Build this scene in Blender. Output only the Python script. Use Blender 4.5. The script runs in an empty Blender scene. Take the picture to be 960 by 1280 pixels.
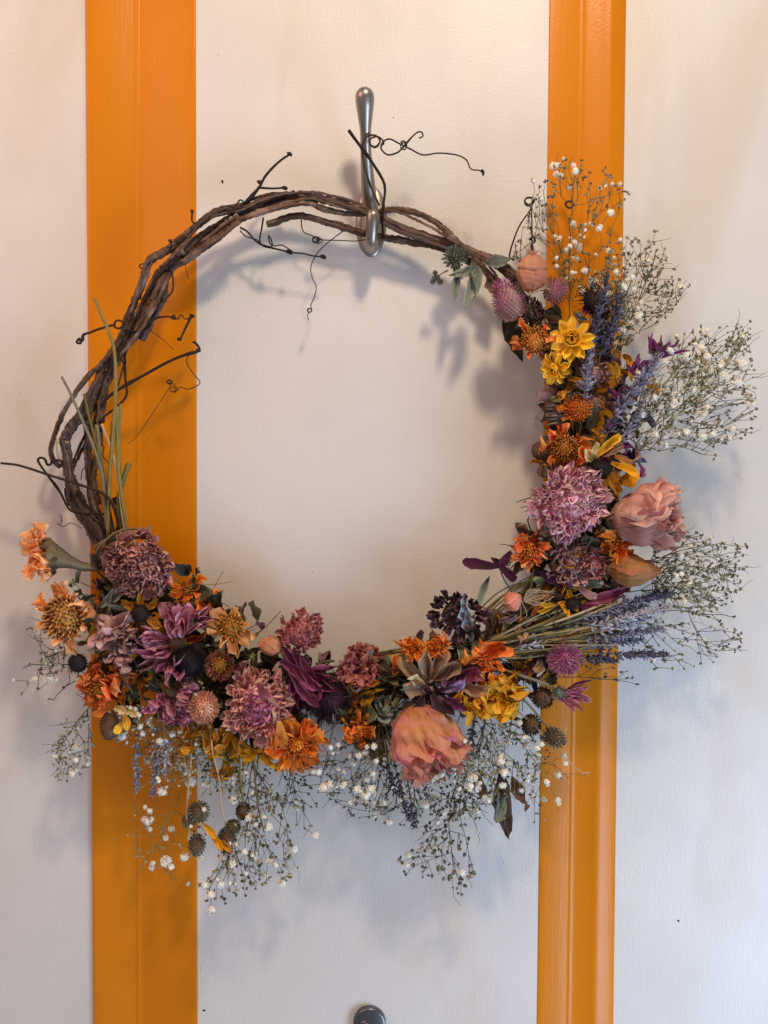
import bpy, math, random
import numpy as np
from mathutils import Matrix, Vector, Euler

# ------------------------------------------------------------------ camera, world, lights
sc = bpy.context.scene
COL = sc.collection
S = 0.0008                       # metres per photograph pixel at the door
DPX = 1229.0                     # lens distance in the same pixels
R_ = math.radians
cam_d = bpy.data.cameras.new('camera')
cam = bpy.data.objects.new('camera', cam_d); COL.objects.link(cam)
cam.location = (0, -DPX * S, 0.031)
cam.rotation_euler = (Euler((R_(90 - 1.8), 0, 0)).to_matrix() @ Euler((0, 0, R_(0.3))).to_matrix()).to_euler()
cam_d.sensor_fit = 'VERTICAL'; cam_d.sensor_height = 36
cam_d.lens = 36 * DPX / 1280
cam_d.clip_start = 0.01; cam_d.clip_end = 50
sc.camera = cam
sc.render.resolution_x = 768; sc.render.resolution_y = 1024

w = bpy.data.worlds.new('World'); sc.world = w; w.use_nodes = True
w.node_tree.nodes['Background'].inputs[0].default_value = (0.93, 0.90, 0.98, 1)
w.node_tree.nodes['Background'].inputs[1].default_value = 0.31

def area(name, loc, target, sx, sy, energy, color):
    l = bpy.data.lights.new(name, 'AREA'); l.shape = 'RECTANGLE'; l.size = sx; l.size_y = sy
    l.energy = energy; l.color = color
    o = bpy.data.objects.new(name, l); COL.objects.link(o); o.location = loc
    o.rotation_euler = (Vector(target) - Vector(loc)).to_track_quat('-Z', 'Y').to_euler()
    return o
area('ceiling_lamp', (0.23, -0.95, 1.18), (0.0, 0, 0.0), 0.15, 0.15, 14.0, (1.0, 0.80, 0.57))
area('window_light', (0.95, -0.85, -0.85), (0.25, 0, -0.35), 0.6, 0.8, 16.5, (0.52, 0.70, 1.0))
area('room_bounce', (-1.05, -0.8, 0.75), (-0.35, 0, 0.2), 0.7, 0.8, 7.0, (1.0, 0.54, 0.40))

sc.view_settings.view_transform = 'Standard'; sc.view_settings.look = 'None'
sc.view_settings.exposure = -0.08; sc.view_settings.gamma = 1.0
sc.view_settings.use_curve_mapping = False
sc.render.engine = 'CYCLES'
sc.cycles.max_bounces = 6; sc.cycles.transparent_max_bounces = 4

# ------------------------------------------------------------------ pixel -> place
CROT = cam.rotation_euler.to_matrix()
CLOC = Vector(cam.location)
def P(px, py, d=0.0):
    """point d pixels in front of the door, seen at photograph pixel px, py"""
    v = CROT @ Vector(((px - 480) / DPX, (640 - py) / DPX, -1.0))
    return CLOC + v * ((-d * S - CLOC.y) / v.y)
def K(d):
    return S * (1 - d / DPX)
def DIR(f):
    return Vector((f[0], -f[2], -f[1])).normalized()
def frame(f, twist=0.0):
    z = DIR(f); up = Vector((0, 0, 1))
    if abs(z.dot(up)) > 0.97: up = Vector((0, 1, 0))
    x = up.cross(z).normalized(); y = z.cross(x)
    return Matrix((x, y, z)).transposed().to_4x4() @ Matrix.Rotation(twist, 4, 'Z')

def lin(h):
    c = [int(h[i:i + 2], 16) / 255 for i in (0, 2, 4)]
    return tuple(x / 12.92 if x <= 0.04045 else ((x + 0.055) / 1.055) ** 2.4 for x in c)

# ------------------------------------------------------------------ materials
def new_mat(name):
    m = bpy.data.materials.new(name); m.use_nodes = True
    nt = m.node_tree; b = nt.nodes['Principled BSDF']
    return m, nt, b
def N(nt, t, **kw):
    n = nt.nodes.new(t)
    for k, v in kw.items(): setattr(n, k, v)
    return n
def mixc(nt, fac, a, b, mode='MIX'):
    n = N(nt, 'ShaderNodeMix', data_type='RGBA', blend_type=mode)
    n.clamp_factor = True
    for i, v in ((0, fac), (6, a), (7, b)):
        if hasattr(v, 'is_linked') or hasattr(v, 'links'): nt.links.new(v, n.inputs[i])
        elif i == 0: n.inputs[0].default_value = v
        else: n.inputs[i].default_value = (*v, 1)
    return n.outputs[2]
def ramp(nt, src, a, b, lo=0.0, hi=1.0):
    n = N(nt, 'ShaderNodeMapRange'); n.inputs[1].default_value = a; n.inputs[2].default_value = b
    n.inputs[3].default_value = lo; n.inputs[4].default_value = hi
    nt.links.new(src, n.inputs[0]); return n.outputs[0]
def math_(nt, op, a, b=None):
    n = N(nt, 'ShaderNodeMath', operation=op)
    for i, v in ((0, a), (1, b)):
        if v is None: continue
        if hasattr(v, 'links'): nt.links.new(v, n.inputs[i])
        else: n.inputs[i].default_value = v
    return n.outputs[0]

def petal_mat(name, base, tip, edge=None, vein=0.5, transl=0.25, rough=0.62, spread=0.35, dry=None, spec=0.25, streak=16.0, noise=2.6, gain=1.22):
    """dried petal: colour runs from base to tip, paler edge, lengthwise streaks, every petal a little different"""
    m, nt, b = new_mat(name)
    base, tip = lin(base), lin(tip); edge = lin(edge) if edge else tip
    uv = N(nt, 'ShaderNodeUVMap'); sep = N(nt, 'ShaderNodeSeparateXYZ'); nt.links.new(uv.outputs[0], sep.inputs[0])
    att = N(nt, 'ShaderNodeAttribute', attribute_name='rnd')
    oi = N(nt, 'ShaderNodeObjectInfo')
    rnd = math_(nt, 'FRACT', math_(nt, 'ADD', att.outputs['Fac'], oi.outputs['Random']))
    tc = N(nt, 'ShaderNodeTexCoord')
    ns = N(nt, 'ShaderNodeTexNoise'); ns.inputs['Scale'].default_value = noise; ns.inputs['Detail'].default_value = 4
    cm2 = N(nt, 'ShaderNodeCombineXYZ')
    nt.links.new(sep.outputs[0], cm2.inputs[0]); nt.links.new(math_(nt, 'MULTIPLY', sep.outputs[1], 1.6), cm2.inputs[1])
    nt.links.new(math_(nt, 'MULTIPLY', rnd, 23.0), cm2.inputs[2]); nt.links.new(cm2.outputs[0], ns.inputs['Vector'])
    # streaks along the petal
    cmb = N(nt, 'ShaderNodeCombineXYZ')
    nt.links.new(math_(nt, 'MULTIPLY', sep.outputs[0], streak), cmb.inputs[0])
    nt.links.new(math_(nt, 'MULTIPLY', sep.outputs[1], 2.2), cmb.inputs[1])
    nt.links.new(math_(nt, 'MULTIPLY', rnd, 37.0), cmb.inputs[2])
    st = N(nt, 'ShaderNodeTexNoise'); st.inputs['Scale'].default_value = 1.0; st.inputs['Detail'].default_value = 3
    nt.links.new(cmb.outputs[0], st.inputs['Vector'])
    v2 = math_(nt, 'ADD', sep.outputs[1], math_(nt, 'MULTIPLY', math_(nt, 'SUBTRACT', ns.outputs[0], 0.5), 0.7))
    c = mixc(nt, ramp(nt, v2, 0.1, 0.85), base, tip)
    e = math_(nt, 'ABSOLUTE', math_(nt, 'SUBTRACT', math_(nt, 'MULTIPLY', sep.outputs[0], 2.0), 1.0))
    e = math_(nt, 'ADD', math_(nt, 'POWER', e, 3.0), math_(nt, 'MULTIPLY', math_(nt, 'POWER', sep.outputs[1], 6.0), 0.6))
    c = mixc(nt, math_(nt, 'MULTIPLY', e, 0.8), c, edge)
    dk = tuple(x * 0.5 for x in base)
    c = mixc(nt, math_(nt, 'MULTIPLY', ramp(nt, st.outputs[0], 0.48, 0.72), vein), c, dk)
    if dry:
        c = mixc(nt, ramp(nt, ns.outputs[0], 0.52, 0.66, 0, 0.85), c, lin(dry))
    h = N(nt, 'ShaderNodeHueSaturation')
    nt.links.new(c, h.inputs['Color'])
    nt.links.new(ramp(nt, rnd, 0, 1, gain * (1 - spread), gain * (1 + spread)), h.inputs['Value'])
    nt.links.new(ramp(nt, math_(nt, 'FRACT', math_(nt, 'MULTIPLY', rnd, 7.3)), 0, 1, 0.5 - spread * 0.035, 0.5 + spread * 0.035), h.inputs['Hue'])
    nt.links.new(h.outputs[0], b.inputs['Base Color'])
    b.inputs['Roughness'].default_value = rough
    b.inputs['Specular IOR Level'].default_value = spec
    bp = N(nt, 'ShaderNodeBump'); bp.inputs['Strength'].default_value = 0.7; bp.inputs['Distance'].default_value = 0.0008
    nt.links.new(math_(nt, 'ADD', st.outputs[0], math_(nt, 'MULTIPLY', ns.outputs[0], 0.7)), bp.inputs['Height'])
    nt.links.new(bp.outputs[0], b.inputs['Normal'])
    if transl:
        t = N(nt, 'ShaderNodeBsdfTranslucent'); nt.links.new(h.outputs[0], t.inputs[0])
        mx = N(nt, 'ShaderNodeMixShader'); mx.inputs[0].default_value = transl
        nt.links.new(b.outputs[0], mx.inputs[1]); nt.links.new(t.outputs[0], mx.inputs[2])
        nt.links.new(mx.outputs[0], nt.nodes['Material Output'].inputs[0])
    return m

def stem_mat(name, a, b_, lengthwise=160.0, rough=0.75, bump=0.8, patch=None):
    """bark and stalks: streaks run along the stem (v is metres along it)"""
    m, nt, b = new_mat(name)
    uv = N(nt, 'ShaderNodeUVMap'); sep = N(nt, 'ShaderNodeSeparateXYZ'); nt.links.new(uv.outputs[0], sep.inputs[0])
    att = N(nt, 'ShaderNodeAttribute', attribute_name='rnd'); oi = N(nt, 'ShaderNodeObjectInfo')
    rnd = math_(nt, 'FRACT', math_(nt, 'ADD', att.outputs['Fac'], oi.outputs['Random']))
    ang = math_(nt, 'MULTIPLY', sep.outputs[0], 2 * math.pi)
    cmb = N(nt, 'ShaderNodeCombineXYZ')
    nt.links.new(math_(nt, 'MULTIPLY', math_(nt, 'COSINE', ang), 3.2), cmb.inputs[0])
    nt.links.new(math_(nt, 'MULTIPLY', math_(nt, 'SINE', ang), 3.2), cmb.inputs[1])
    nt.links.new(math_(nt, 'ADD', math_(nt, 'MULTIPLY', sep.outputs[1], lengthwise), math_(nt, 'MULTIPLY', rnd, 50)), cmb.inputs[2])
    st = N(nt, 'ShaderNodeTexNoise'); st.inputs['Scale'].default_value = 1.5; st.inputs['Detail'].default_value = 5
    st.inputs['Roughness'].default_value = 0.65
    nt.links.new(cmb.outputs[0], st.inputs['Vector'])
    c = mixc(nt, ramp(nt, st.outputs[0], 0.36, 0.66), lin(a), lin(b_))
    if patch:
        tc = N(nt, 'ShaderNodeTexCoord'); n2 = N(nt, 'ShaderNodeTexNoise'); n2.inputs['Scale'].default_value = 55
        n2.inputs['Detail'].default_value = 4
        nt.links.new(tc.outputs['Object'], n2.inputs['Vector'])
        c = mixc(nt, ramp(nt, n2.outputs[0], 0.48, 0.66, 0, 0.8), c, lin(patch))
    h = N(nt, 'ShaderNodeHueSaturation'); nt.links.new(c, h.inputs['Color'])
    nt.links.new(ramp(nt, rnd, 0, 1, 0.7, 1.3), h.inputs['Value'])
    nt.links.new(h.outputs[0], b.inputs['Base Color'])
    b.inputs['Roughness'].default_value = rough; b.inputs['Specular IOR Level'].default_value = 0.3
    bp = N(nt, 'ShaderNodeBump'); bp.inputs['Strength'].default_value = bump; bp.inputs['Distance'].default_value = 0.001
    nt.links.new(st.outputs[0], bp.inputs['Height']); nt.links.new(bp.outputs[0], b.inputs['Normal'])
    return m

def paint(name, col, rough, bump_s, brush=0.3, coat=0.0, spec=0.5, mottle=None):
    """rolled or brushed satin paint"""
    m, nt, b = new_mat(name)
    tc = N(nt, 'ShaderNodeTexCoord')
    n1 = N(nt, 'ShaderNodeTexNoise'); n1.inputs['Scale'].default_value = 420; n1.inputs['Detail'].default_value = 3
    nt.links.new(tc.outputs['Object'], n1.inputs['Vector'])
    mp = N(nt, 'ShaderNodeMapping'); mp.inputs['Scale'].default_value = (420, 420, 30)
    nt.links.new(tc.outputs['Object'], mp.inputs[0])
    n2 = N(nt, 'ShaderNodeTexNoise'); n2.inputs['Scale'].default_value = 1.0; n2.inputs['Detail'].default_value = 3
    nt.links.new(mp.outputs[0], n2.inputs['Vector'])
    n3 = N(nt, 'ShaderNodeTexNoise'); n3.inputs['Scale'].default_value = 7; n3.inputs['Detail'].default_value = 5
    nt.links.new(tc.outputs['Object'], n3.inputs['Vector'])
    hsum = math_(nt, 'ADD', n1.outputs[0], math_(nt, 'MULTIPLY', n2.outputs[0], brush))
    hsum = math_(nt, 'ADD', hsum, math_(nt, 'MULTIPLY', n3.outputs[0], 3.0))
    bp = N(nt, 'ShaderNodeBump'); bp.inputs['Strength'].default_value = bump_s; bp.inputs['Distance'].default_value = 0.0012
    nt.links.new(hsum, bp.inputs['Height']); nt.links.new(bp.outputs[0], b.inputs['Normal'])
    a = lin(col); c2 = lin(mottle) if mottle else tuple(x * 0.93 for x in a)
    m4 = N(nt, 'ShaderNodeMapping'); m4.inputs['Scale'].default_value = (5, 5, 2.6); m4.inputs['Rotation'].default_value = (0, .5, 0)
    nt.links.new(tc.outputs['Object'], m4.inputs[0])
    n4 = N(nt, 'ShaderNodeTexNoise'); n4.inputs['Scale'].default_value = 1.0; n4.inputs['Detail'].default_value = 6; n4.inputs['Distortion'].default_value = 1.2
    nt.links.new(m4.outputs[0], n4.inputs['Vector'])
    cc = mixc(nt, ramp(nt, n3.outputs[0], 0.4, 0.65), a, c2)
    cc = mixc(nt, ramp(nt, n4.outputs[0], 0.52, 0.68, 0, 0.8), cc, (a[0] * .90, a[1] * .84, a[2] * .76) if not mottle else (a[0] * .93, a[1] * .88, a[2]))
    nt.links.new(cc, b.inputs['Base Color'])
    nt.links.new(ramp(nt, n3.outputs[0], 0.3, 0.7, rough - 0.05, rough + 0.07), b.inputs['Roughness'])
    b.inputs['Specular IOR Level'].default_value = spec
    b.inputs['Coat Weight'].default_value = coat; b.inputs['Coat Roughness'].default_value = 0.2
    return m

def metal(name, col, rough, brushed=True):
    m, nt, b = new_mat(name)
    b.inputs['Metallic'].default_value = 1.0
    tc = N(nt, 'ShaderNodeTexCoord'); n = N(nt, 'ShaderNodeTexNoise'); n.inputs['Scale'].default_value = 900
    n.inputs['Detail'].default_value = 2
    mp = N(nt, 'ShaderNodeMapping'); mp.inputs['Scale'].default_value = (1, 1, 0.15)
    nt.links.new(tc.outputs['Object'], mp.inputs[0]); nt.links.new(mp.outputs[0], n.inputs['Vector'])
    nt.links.new(ramp(nt, n.outputs[0], 0.3, 0.7, rough - 0.02, rough + 0.03), b.inputs['Roughness'])
    nt.links.new(mixc(nt, n.outputs[0], lin(col), tuple(x * 0.8 for x in lin(col))), b.inputs['Base Color'])
    return m

M = {}
M['white'] = paint('white_satin_paint', 'dcd6cd', 0.46, 0.28, 0.5)
M['orange'] = paint('orange_gloss_paint', 'd67f00', 0.30, 0.10, 1.6, spec=0.28, mottle='d27a00')
M['steel'] = metal('brushed_steel', 'aaa296', 0.36)
M['dark_steel'] = metal('dark_steel', '77767a', 0.33)
M['bark'] = stem_mat('vine_bark', '2a1a12', '8a6a55', 22, 0.85, 1.0, patch='967c6a')
M['bark_dark'] = stem_mat('dark_bark', '241813', '4e392e', 120, 0.7, 0.9)
M['bark_grey'] = stem_mat('grey_bark', '3a2b27', '8b776d', 22, 0.85, 1.0, patch='6a5148')
M['tendril'] = stem_mat('tendril', '1e1410', '3f2c22', 200, 0.6, 0.5)
M['straw_stem'] = stem_mat('straw_stalk', '7d6a30', 'b09a58', 60, 0.6, 0.4)
M['green_stem'] = stem_mat('green_stalk', '665c26', '9c8c48', 80, 0.65, 0.4)
M['dusty_stem'] = stem_mat('dusty_stalk', '6e6a4e', '9a947a', 80, 0.7, 0.4)
M['brown_stem'] = stem_mat('brown_stalk', '3a2b1e', '6c5840', 80, 0.7, 0.5)
M['breath_stem'] = stem_mat('breath_stalk', '46462c', '7a7850', 90, 0.7, 0.3)
M['breath_stem_dark'] = stem_mat('breath_stalk_dark', '3a382c', '6e6a54', 90, 0.7, 0.3)
M['pale_stem'] = stem_mat('pale_stalk', 'a08a68', 'c9b593', 90, 0.6, 0.3)
M['twine'] = stem_mat('jute_twine', '7f6b50', 'ae9a7c', 900, 0.95, 1.0)
M['twine_grey'] = stem_mat('grey_twine', '6e5f55', '9a8b80', 900, 0.95, 1.0)

M['mauve'] = petal_mat('mauve_petal', '8a4650', 'c08484', 'dab4a2', 0.35, spread=0.35, dry='8d6a58')
M['pinkbeige'] = petal_mat('pink_beige_petal', 'b4527a', 'd0909e', 'ecc8a4', 0.3, spread=0.3, dry='d8b088')
M['pinkwhite'] = petal_mat('pink_white_petal', 'b24878', 'd892ae', 'f8e8dc', 0.3, spread=0.25, dry='c6a698')
M['magcore'] = petal_mat('magenta_core_petal', '8a2a5c', 'b8638f', 'd29bb0', 0.4, spread=0.25)
M['rosepom'] = petal_mat('rose_red_petal', '94464e', 'c4747a', 'd69a90', 0.35, spread=0.35, dry='7d4a42')
M['darkpom'] = petal_mat('dark_maroon_petal', '24141a', '543742', '7a5a62', 0.5, spread=0.5, transl=0.12)
M['plum'] = petal_mat('plum_petal', '4a1028', '742848', '965470', 0.5, spread=0.3, transl=0.15)
M['dahlia'] = petal_mat('dahlia_petal', '842848', 'b45e7c', 'e4b4bc', 0.45, spread=0.35, dry='9a5a68')
M['dusty_mauve'] = petal_mat('dusty_mauve_petal', '8a565c', 'bc9090', 'd2b0a2', 0.35, spread=0.3, dry='8a6f5c')
M['orange_p'] = petal_mat('orange_petal', 'c44808', 'f28014', 'f8ac54', 0.45, spread=0.3, dry='b4551f', transl=0.3)
M['orange_dk'] = petal_mat('burnt_orange_petal', 'ac2e08', 'e0601a', 'f0a05c', 0.5, spread=0.3, dry='8e3c1c', transl=0.25)
M['apricot'] = petal_mat('apricot_petal', 'c06a1c', 'e3a058', 'efc992', 0.4, spread=0.22, dry='c58a4c', transl=0.3)
M['yellow'] = petal_mat('yellow_petal', 'c07a06', 'e8a916', 'f0c145', 0.35, spread=0.22, transl=0.3)
M['gold'] = petal_mat('golden_petal', '9a5c08', 'd58e14', 'e3ae3a', 0.5, spread=0.3, transl=0.3, dry='8a5a12')
M['straw_y'] = petal_mat('strawflower_yellow', 'dc9c06', 'f6c820', 'fbe060', 0.2, spread=0.16, rough=0.35, spec=0.5, transl=0.3)
M['straw_peach'] = petal_mat('strawflower_peach', 'c8805c', 'ecb896', 'fadcc2', 0.25, spread=0.2, rough=0.4, spec=0.5)
M['straw_brown'] = petal_mat('strawflower_russet', '7c3a34', 'a9645a', 'd39b70', 0.4, spread=0.25, rough=0.5)
M['cream'] = petal_mat('cream_petal', 'c5ad62', 'ddcc92', 'e6dcb4', 0.3, spread=0.15)
M['rose_peach'] = petal_mat('peach_rose_petal', 'c4884c', 'd8a476', 'c87884', 0.5, spread=0.2, dry='d8988c', transl=0.4, streak=22, noise=2.4)
M['rose_pink'] = petal_mat('pink_rose_petal', 'bd8c74', 'c8908a', 'ecc8b2', 0.55, spread=0.2, dry='ac665c', transl=0.4, streak=22, noise=2.4)
M['rose_tan'] = petal_mat('tan_rose_petal', '8f6434', 'b08048', 'b8604c', 0.4, spread=0.18, dry='9a6a40', streak=13, noise=2.4)
M['rose_red'] = petal_mat('red_rose_petal', '7c3230', 'a0504e', 'bf7a6c', 0.4, spread=0.22, dry='7c4436', noise=3.0)
M['bud_peach'] = petal_mat('peach_bud_petal', 'a8704a', 'cc9468', 'bc745c', 0.4, spread=0.18, dry='a8684e')
M['bud_pink'] = petal_mat('pink_bud_petal', 'b8604c', 'd98872', 'e6a894', 0.3, spread=0.1)
M['lantern'] = petal_mat('lantern_skin', 'b8765a', 'd09a7c', 'b07050', 0.3, spread=0.1, transl=0.3)
M['magenta'] = petal_mat('magenta_bract', '8c1f5c', 'b04a84', 'd6a0b4', 0.2, spread=0.3, spec=0.4)
M['clover'] = petal_mat('clover_bract', 'a08070', '9c4474', 'c0a090', 0.2, spread=0.3)
M['purple'] = petal_mat('purple_petal', '551c50', '8e3c78', 'ab6a9c', 0.3, spread=0.3)
M['lilac'] = petal_mat('lilac_petal', '6a4c7c', '9c84b4', 'b8a6c8', 0.4, spread=0.2)
M['tanpetal'] = petal_mat('tan_petal', '6e4c36', 'a3805e', 'bfa488', 0.6, spread=0.3)
M['lavender'] = petal_mat('lavender_floret', '4c4a56', '7c7a90', 'aeacba', 0.3, spread=0.35, transl=0.1)
M['lavender_dk'] = petal_mat('dark_lavender_floret', '2e2a34', '4e4a5c', '767284', 0.3, spread=0.35, transl=0.1)
M['lavender_lt'] = petal_mat('pale_lavender_floret', '7c7c88', 'a8a8b6', 'd0d0d8', 0.3, spread=0.3, transl=0.1)
M['black'] = petal_mat('black_cone', '0b0808', '1a1214', '2a1e22', 0.1, spread=0.4, transl=0)
M['browncone'] = petal_mat('brown_cone', '2e2018', '57402e', '6c543e', 0.1, spread=0.4, transl=0)
M['ochre'] = petal_mat('ochre_floret', '6a3208', 'b4701c', 'd89c48', 0.3, spread=0.45, transl=0.1)
M['orange_fl'] = petal_mat('orange_floret', '8a3406', 'd06412', 'e38a34', 0.3, spread=0.45, transl=0.15)
M['seed'] = petal_mat('seed_head_scale', '44483a', '7c7e68', 'aaa68e', 0.4, spread=0.45, transl=0.05)
M['calyx'] = petal_mat('calyx_scale', '3e3826', '6c6248', '84785a', 0.4, spread=0.25, transl=0.1)
M['leaf_dk'] = petal_mat('dark_leaf', '2c2c1e', '47452f', '5c5840', 0.4, spread=0.35, transl=0.1, dry='3c2f22')
M['leaf_br'] = petal_mat('brown_leaf', '3a2a20', '5f4a38', '75604c', 0.4, spread=0.35, transl=0.1)
M['leaf_gr'] = petal_mat('sage_leaf', '4c5548', '7e877a', '9aa094', 0.35, spread=0.25, transl=0.1)
M['leaf_sv'] = petal_mat('silver_leaf', '5b6270', '8f96a2', 'a8aeb6', 0.3, spread=0.15, transl=0.1)
M['leaf_mr'] = petal_mat('maroon_leaf', '2c0a1a', '4c1630', '5c2440', 0.2, spread=0.2, transl=0.12)
M['leaf_ol'] = petal_mat('olive_leaf', '4a4826', '6e6a3e', '86805a', 0.4, spread=0.3, transl=0.15)
M['white_fl'] = petal_mat('white_blossom', 'e4e0c8', 'fbf8ea', 'fffcf2', 0.06, spread=0.08, transl=0.3)
M['ochre_dk'] = petal_mat('brown_tufted_floret', '3a1a0a', 'b06a2c', 'e0ac68', 0.2, spread=0.45, transl=0.05)
M['orange_lt'] = petal_mat('pale_tipped_orange_petal', 'e0641a', 'f49440', 'fbd8a8', 0.3, spread=0.25, dry='f0b478', transl=0.3)
M['bud_ol'] = petal_mat('olive_bud', '524c34', '8a8060', 'beb596', 0.2, spread=0.4, transl=0.05)
M['bud_dk'] = petal_mat('dark_bud', '45423a', '767060', 'aca48e', 0.2, spread=0.4, transl=0.05)
M['bud_lt'] = petal_mat('pale_bud', '78745a', 'aca88c', 'd4d0bc', 0.15, spread=0.25, transl=0.1)
M['speck'] = stem_mat('dark_speck', '120d0c', '2a1f1c')

# ------------------------------------------------------------------ mesh building
class MB:
    def __init__(s): s.V = []; s.F = []; s.U = []; s.R = []; s.n = 0
    def add(s, T, Mx=None, rnd=None):
        V, F, U = T
        if Mx is not None:
            A = np.array(Mx); V = V @ A[:3, :3].T + A[:3, 3]
        s.V.append(V); s.U.append(U); s.R.append(np.full(len(V), random.random() if rnd is None else rnd))
        s.F.extend([tuple(i + s.n for i in f) for f in F]); s.n += len(V)
        return s
    def mesh(s, name, mat):
        me = bpy.data.meshes.new(name)
        V = np.vstack(s.V) if s.V else np.zeros((0, 3))
        me.from_pydata(V.tolist(), [], s.F)
        U = np.vstack(s.U)
        uvl = me.uv_layers.new(name='UVMap')
        li = np.empty(len(me.loops), dtype=np.int32); me.loops.foreach_get('vertex_index', li)
        uvl.data.foreach_set('uv', U[li].astype(np.float32).ravel())
        at = me.attributes.new('rnd', 'FLOAT', 'POINT'); at.data.foreach_set('value', np.concatenate(s.R).astype(np.float32))
        me.polygons.foreach_set('use_smooth', [True] * len(me.polygons))
        me.materials.append(M[mat]); return me

def link(name, me, parent=None, mx=None, label=None, kind=None):
    o = bpy.data.objects.new(name, me); COL.objects.link(o)
    if parent is not None: o.parent = parent
    if mx is not None: o.matrix_basis = mx
    if label: o['label'] = label
    if kind: o['kind'] = kind
    return o

SH = {
 'spoon': [(0, .35), (.3, .7), (.65, 1), (.87, .85), (1, .3)],
 'round': [(0, .4), (.3, .75), (.6, 1), (.85, .98), (1, .62)],
 'ray': [(0, .3), (.2, .6), (.5, .95), (.8, 1), (.93, .8), (1, .4)],
 'strap': [(0, .5), (.4, 1), (.75, .85), (1, .12)],
 'point': [(0, .6), (.35, 1), (.7, .75), (1, .04)],
 'leaf': [(0, .06), (.15, .5), (.4, 1), (.7, .72), (1, .02)],
 'blade': [(0, .12), (.3, .7), (.7, 1), (.92, .8), (1, .25)],
 'lobed': [(0, .1), (.12, .45), (.25, .3), (.38, .9), (.5, .45), (.62, 1), (.75, .4), (.88, .5), (1, .05)],
}
def petal_t(W=0.4, shape='spoon', cup=0.5, curl=0.6, ruf=0.15, twist=0.0, nu=4, nv=6, seed=0, side=0.0, curlp=1.5):
    rg = np.random.RandomState(seed)
    t = np.linspace(0, 1, nv + 1); s = np.linspace(-1, 1, nu + 1)
    ws = W * np.interp(t, *zip(*SH[shape]))
    ang = curl * t ** curlp
    dt = 1 / nv
    y = np.concatenate([[0], np.cumsum(np.cos(ang[:-1] * .5 + ang[1:] * .5) * dt)])
    z = np.concatenate([[0], np.cumsum(np.sin(ang[:-1] * .5 + ang[1:] * .5) * dt)])
    ph = rg.rand(6) * 6.28
    V = np.zeros((nv + 1, nu + 1, 3)); U = np.zeros((nv + 1, nu + 1, 2))
    for i in range(nv + 1):
        tt = t[i]; tw = twist * tt
        off = cup * ws[i] * s ** 2 + ruf * tt * (np.sin(s * 2.6 + ph[0] + tt * 2) * .5 + .6 * np.abs(s) * np.sin(tt * 9 + s * 4 + ph[1]) + .35 * np.sin(s * 7 + ph[2]))
        lx = s * ws[i] * (1 - 0.10 * rg.rand()) * (1 - 0.30 * tt * rg.rand(nu + 1) * np.abs(s)); off = off + ruf * .55 * tt * (rg.rand(nu + 1) - .5)
        x2 = lx * math.cos(tw) - off * math.sin(tw); o2 = lx * math.sin(tw) + off * math.cos(tw)
        a = ang[i]
        V[i, :, 0] = x2 + side * tt ** 2 + ruf * .35 * math.sin(tt * 5 + ph[3]) * tt
        V[i, :, 1] = y[i] - o2 * math.sin(a)
        V[i, :, 2] = z[i] + o2 * math.cos(a)
        U[i, :, 0] = s * .5 + .5; U[i, :, 1] = tt
    n = nu + 1
    F = [(i * n + j, i * n + j + 1, (i + 1) * n + j + 1, (i + 1) * n + j) for i in range(nv) for j in range(nu)]
    return V.reshape(-1, 3), F, U.reshape(-1, 2)

def crom(pts, per=6):
    pts = [np.array(p, float) for p in pts]
    if len(pts) < 3: return np.array([pts[0] + (pts[-1] - pts[0]) * k / per for k in range(per + 1)])
    out = []; q = [2 * pts[0] - pts[1]] + pts + [2 * pts[-1] - pts[-2]]
    for i in range(1, len(q) - 2):
        p0, p1, p2, p3 = q[i - 1:i + 3]
        for k in range(per):
            u = k / per
            out.append(.5 * (2 * p1 + (p2 - p0) * u + (2 * p0 - 5 * p1 + 4 * p2 - p3) * u * u + (3 * p1 - p0 - 3 * p2 + p3) * u ** 3))
    out.append(pts[-1]); return np.array(out)

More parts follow.
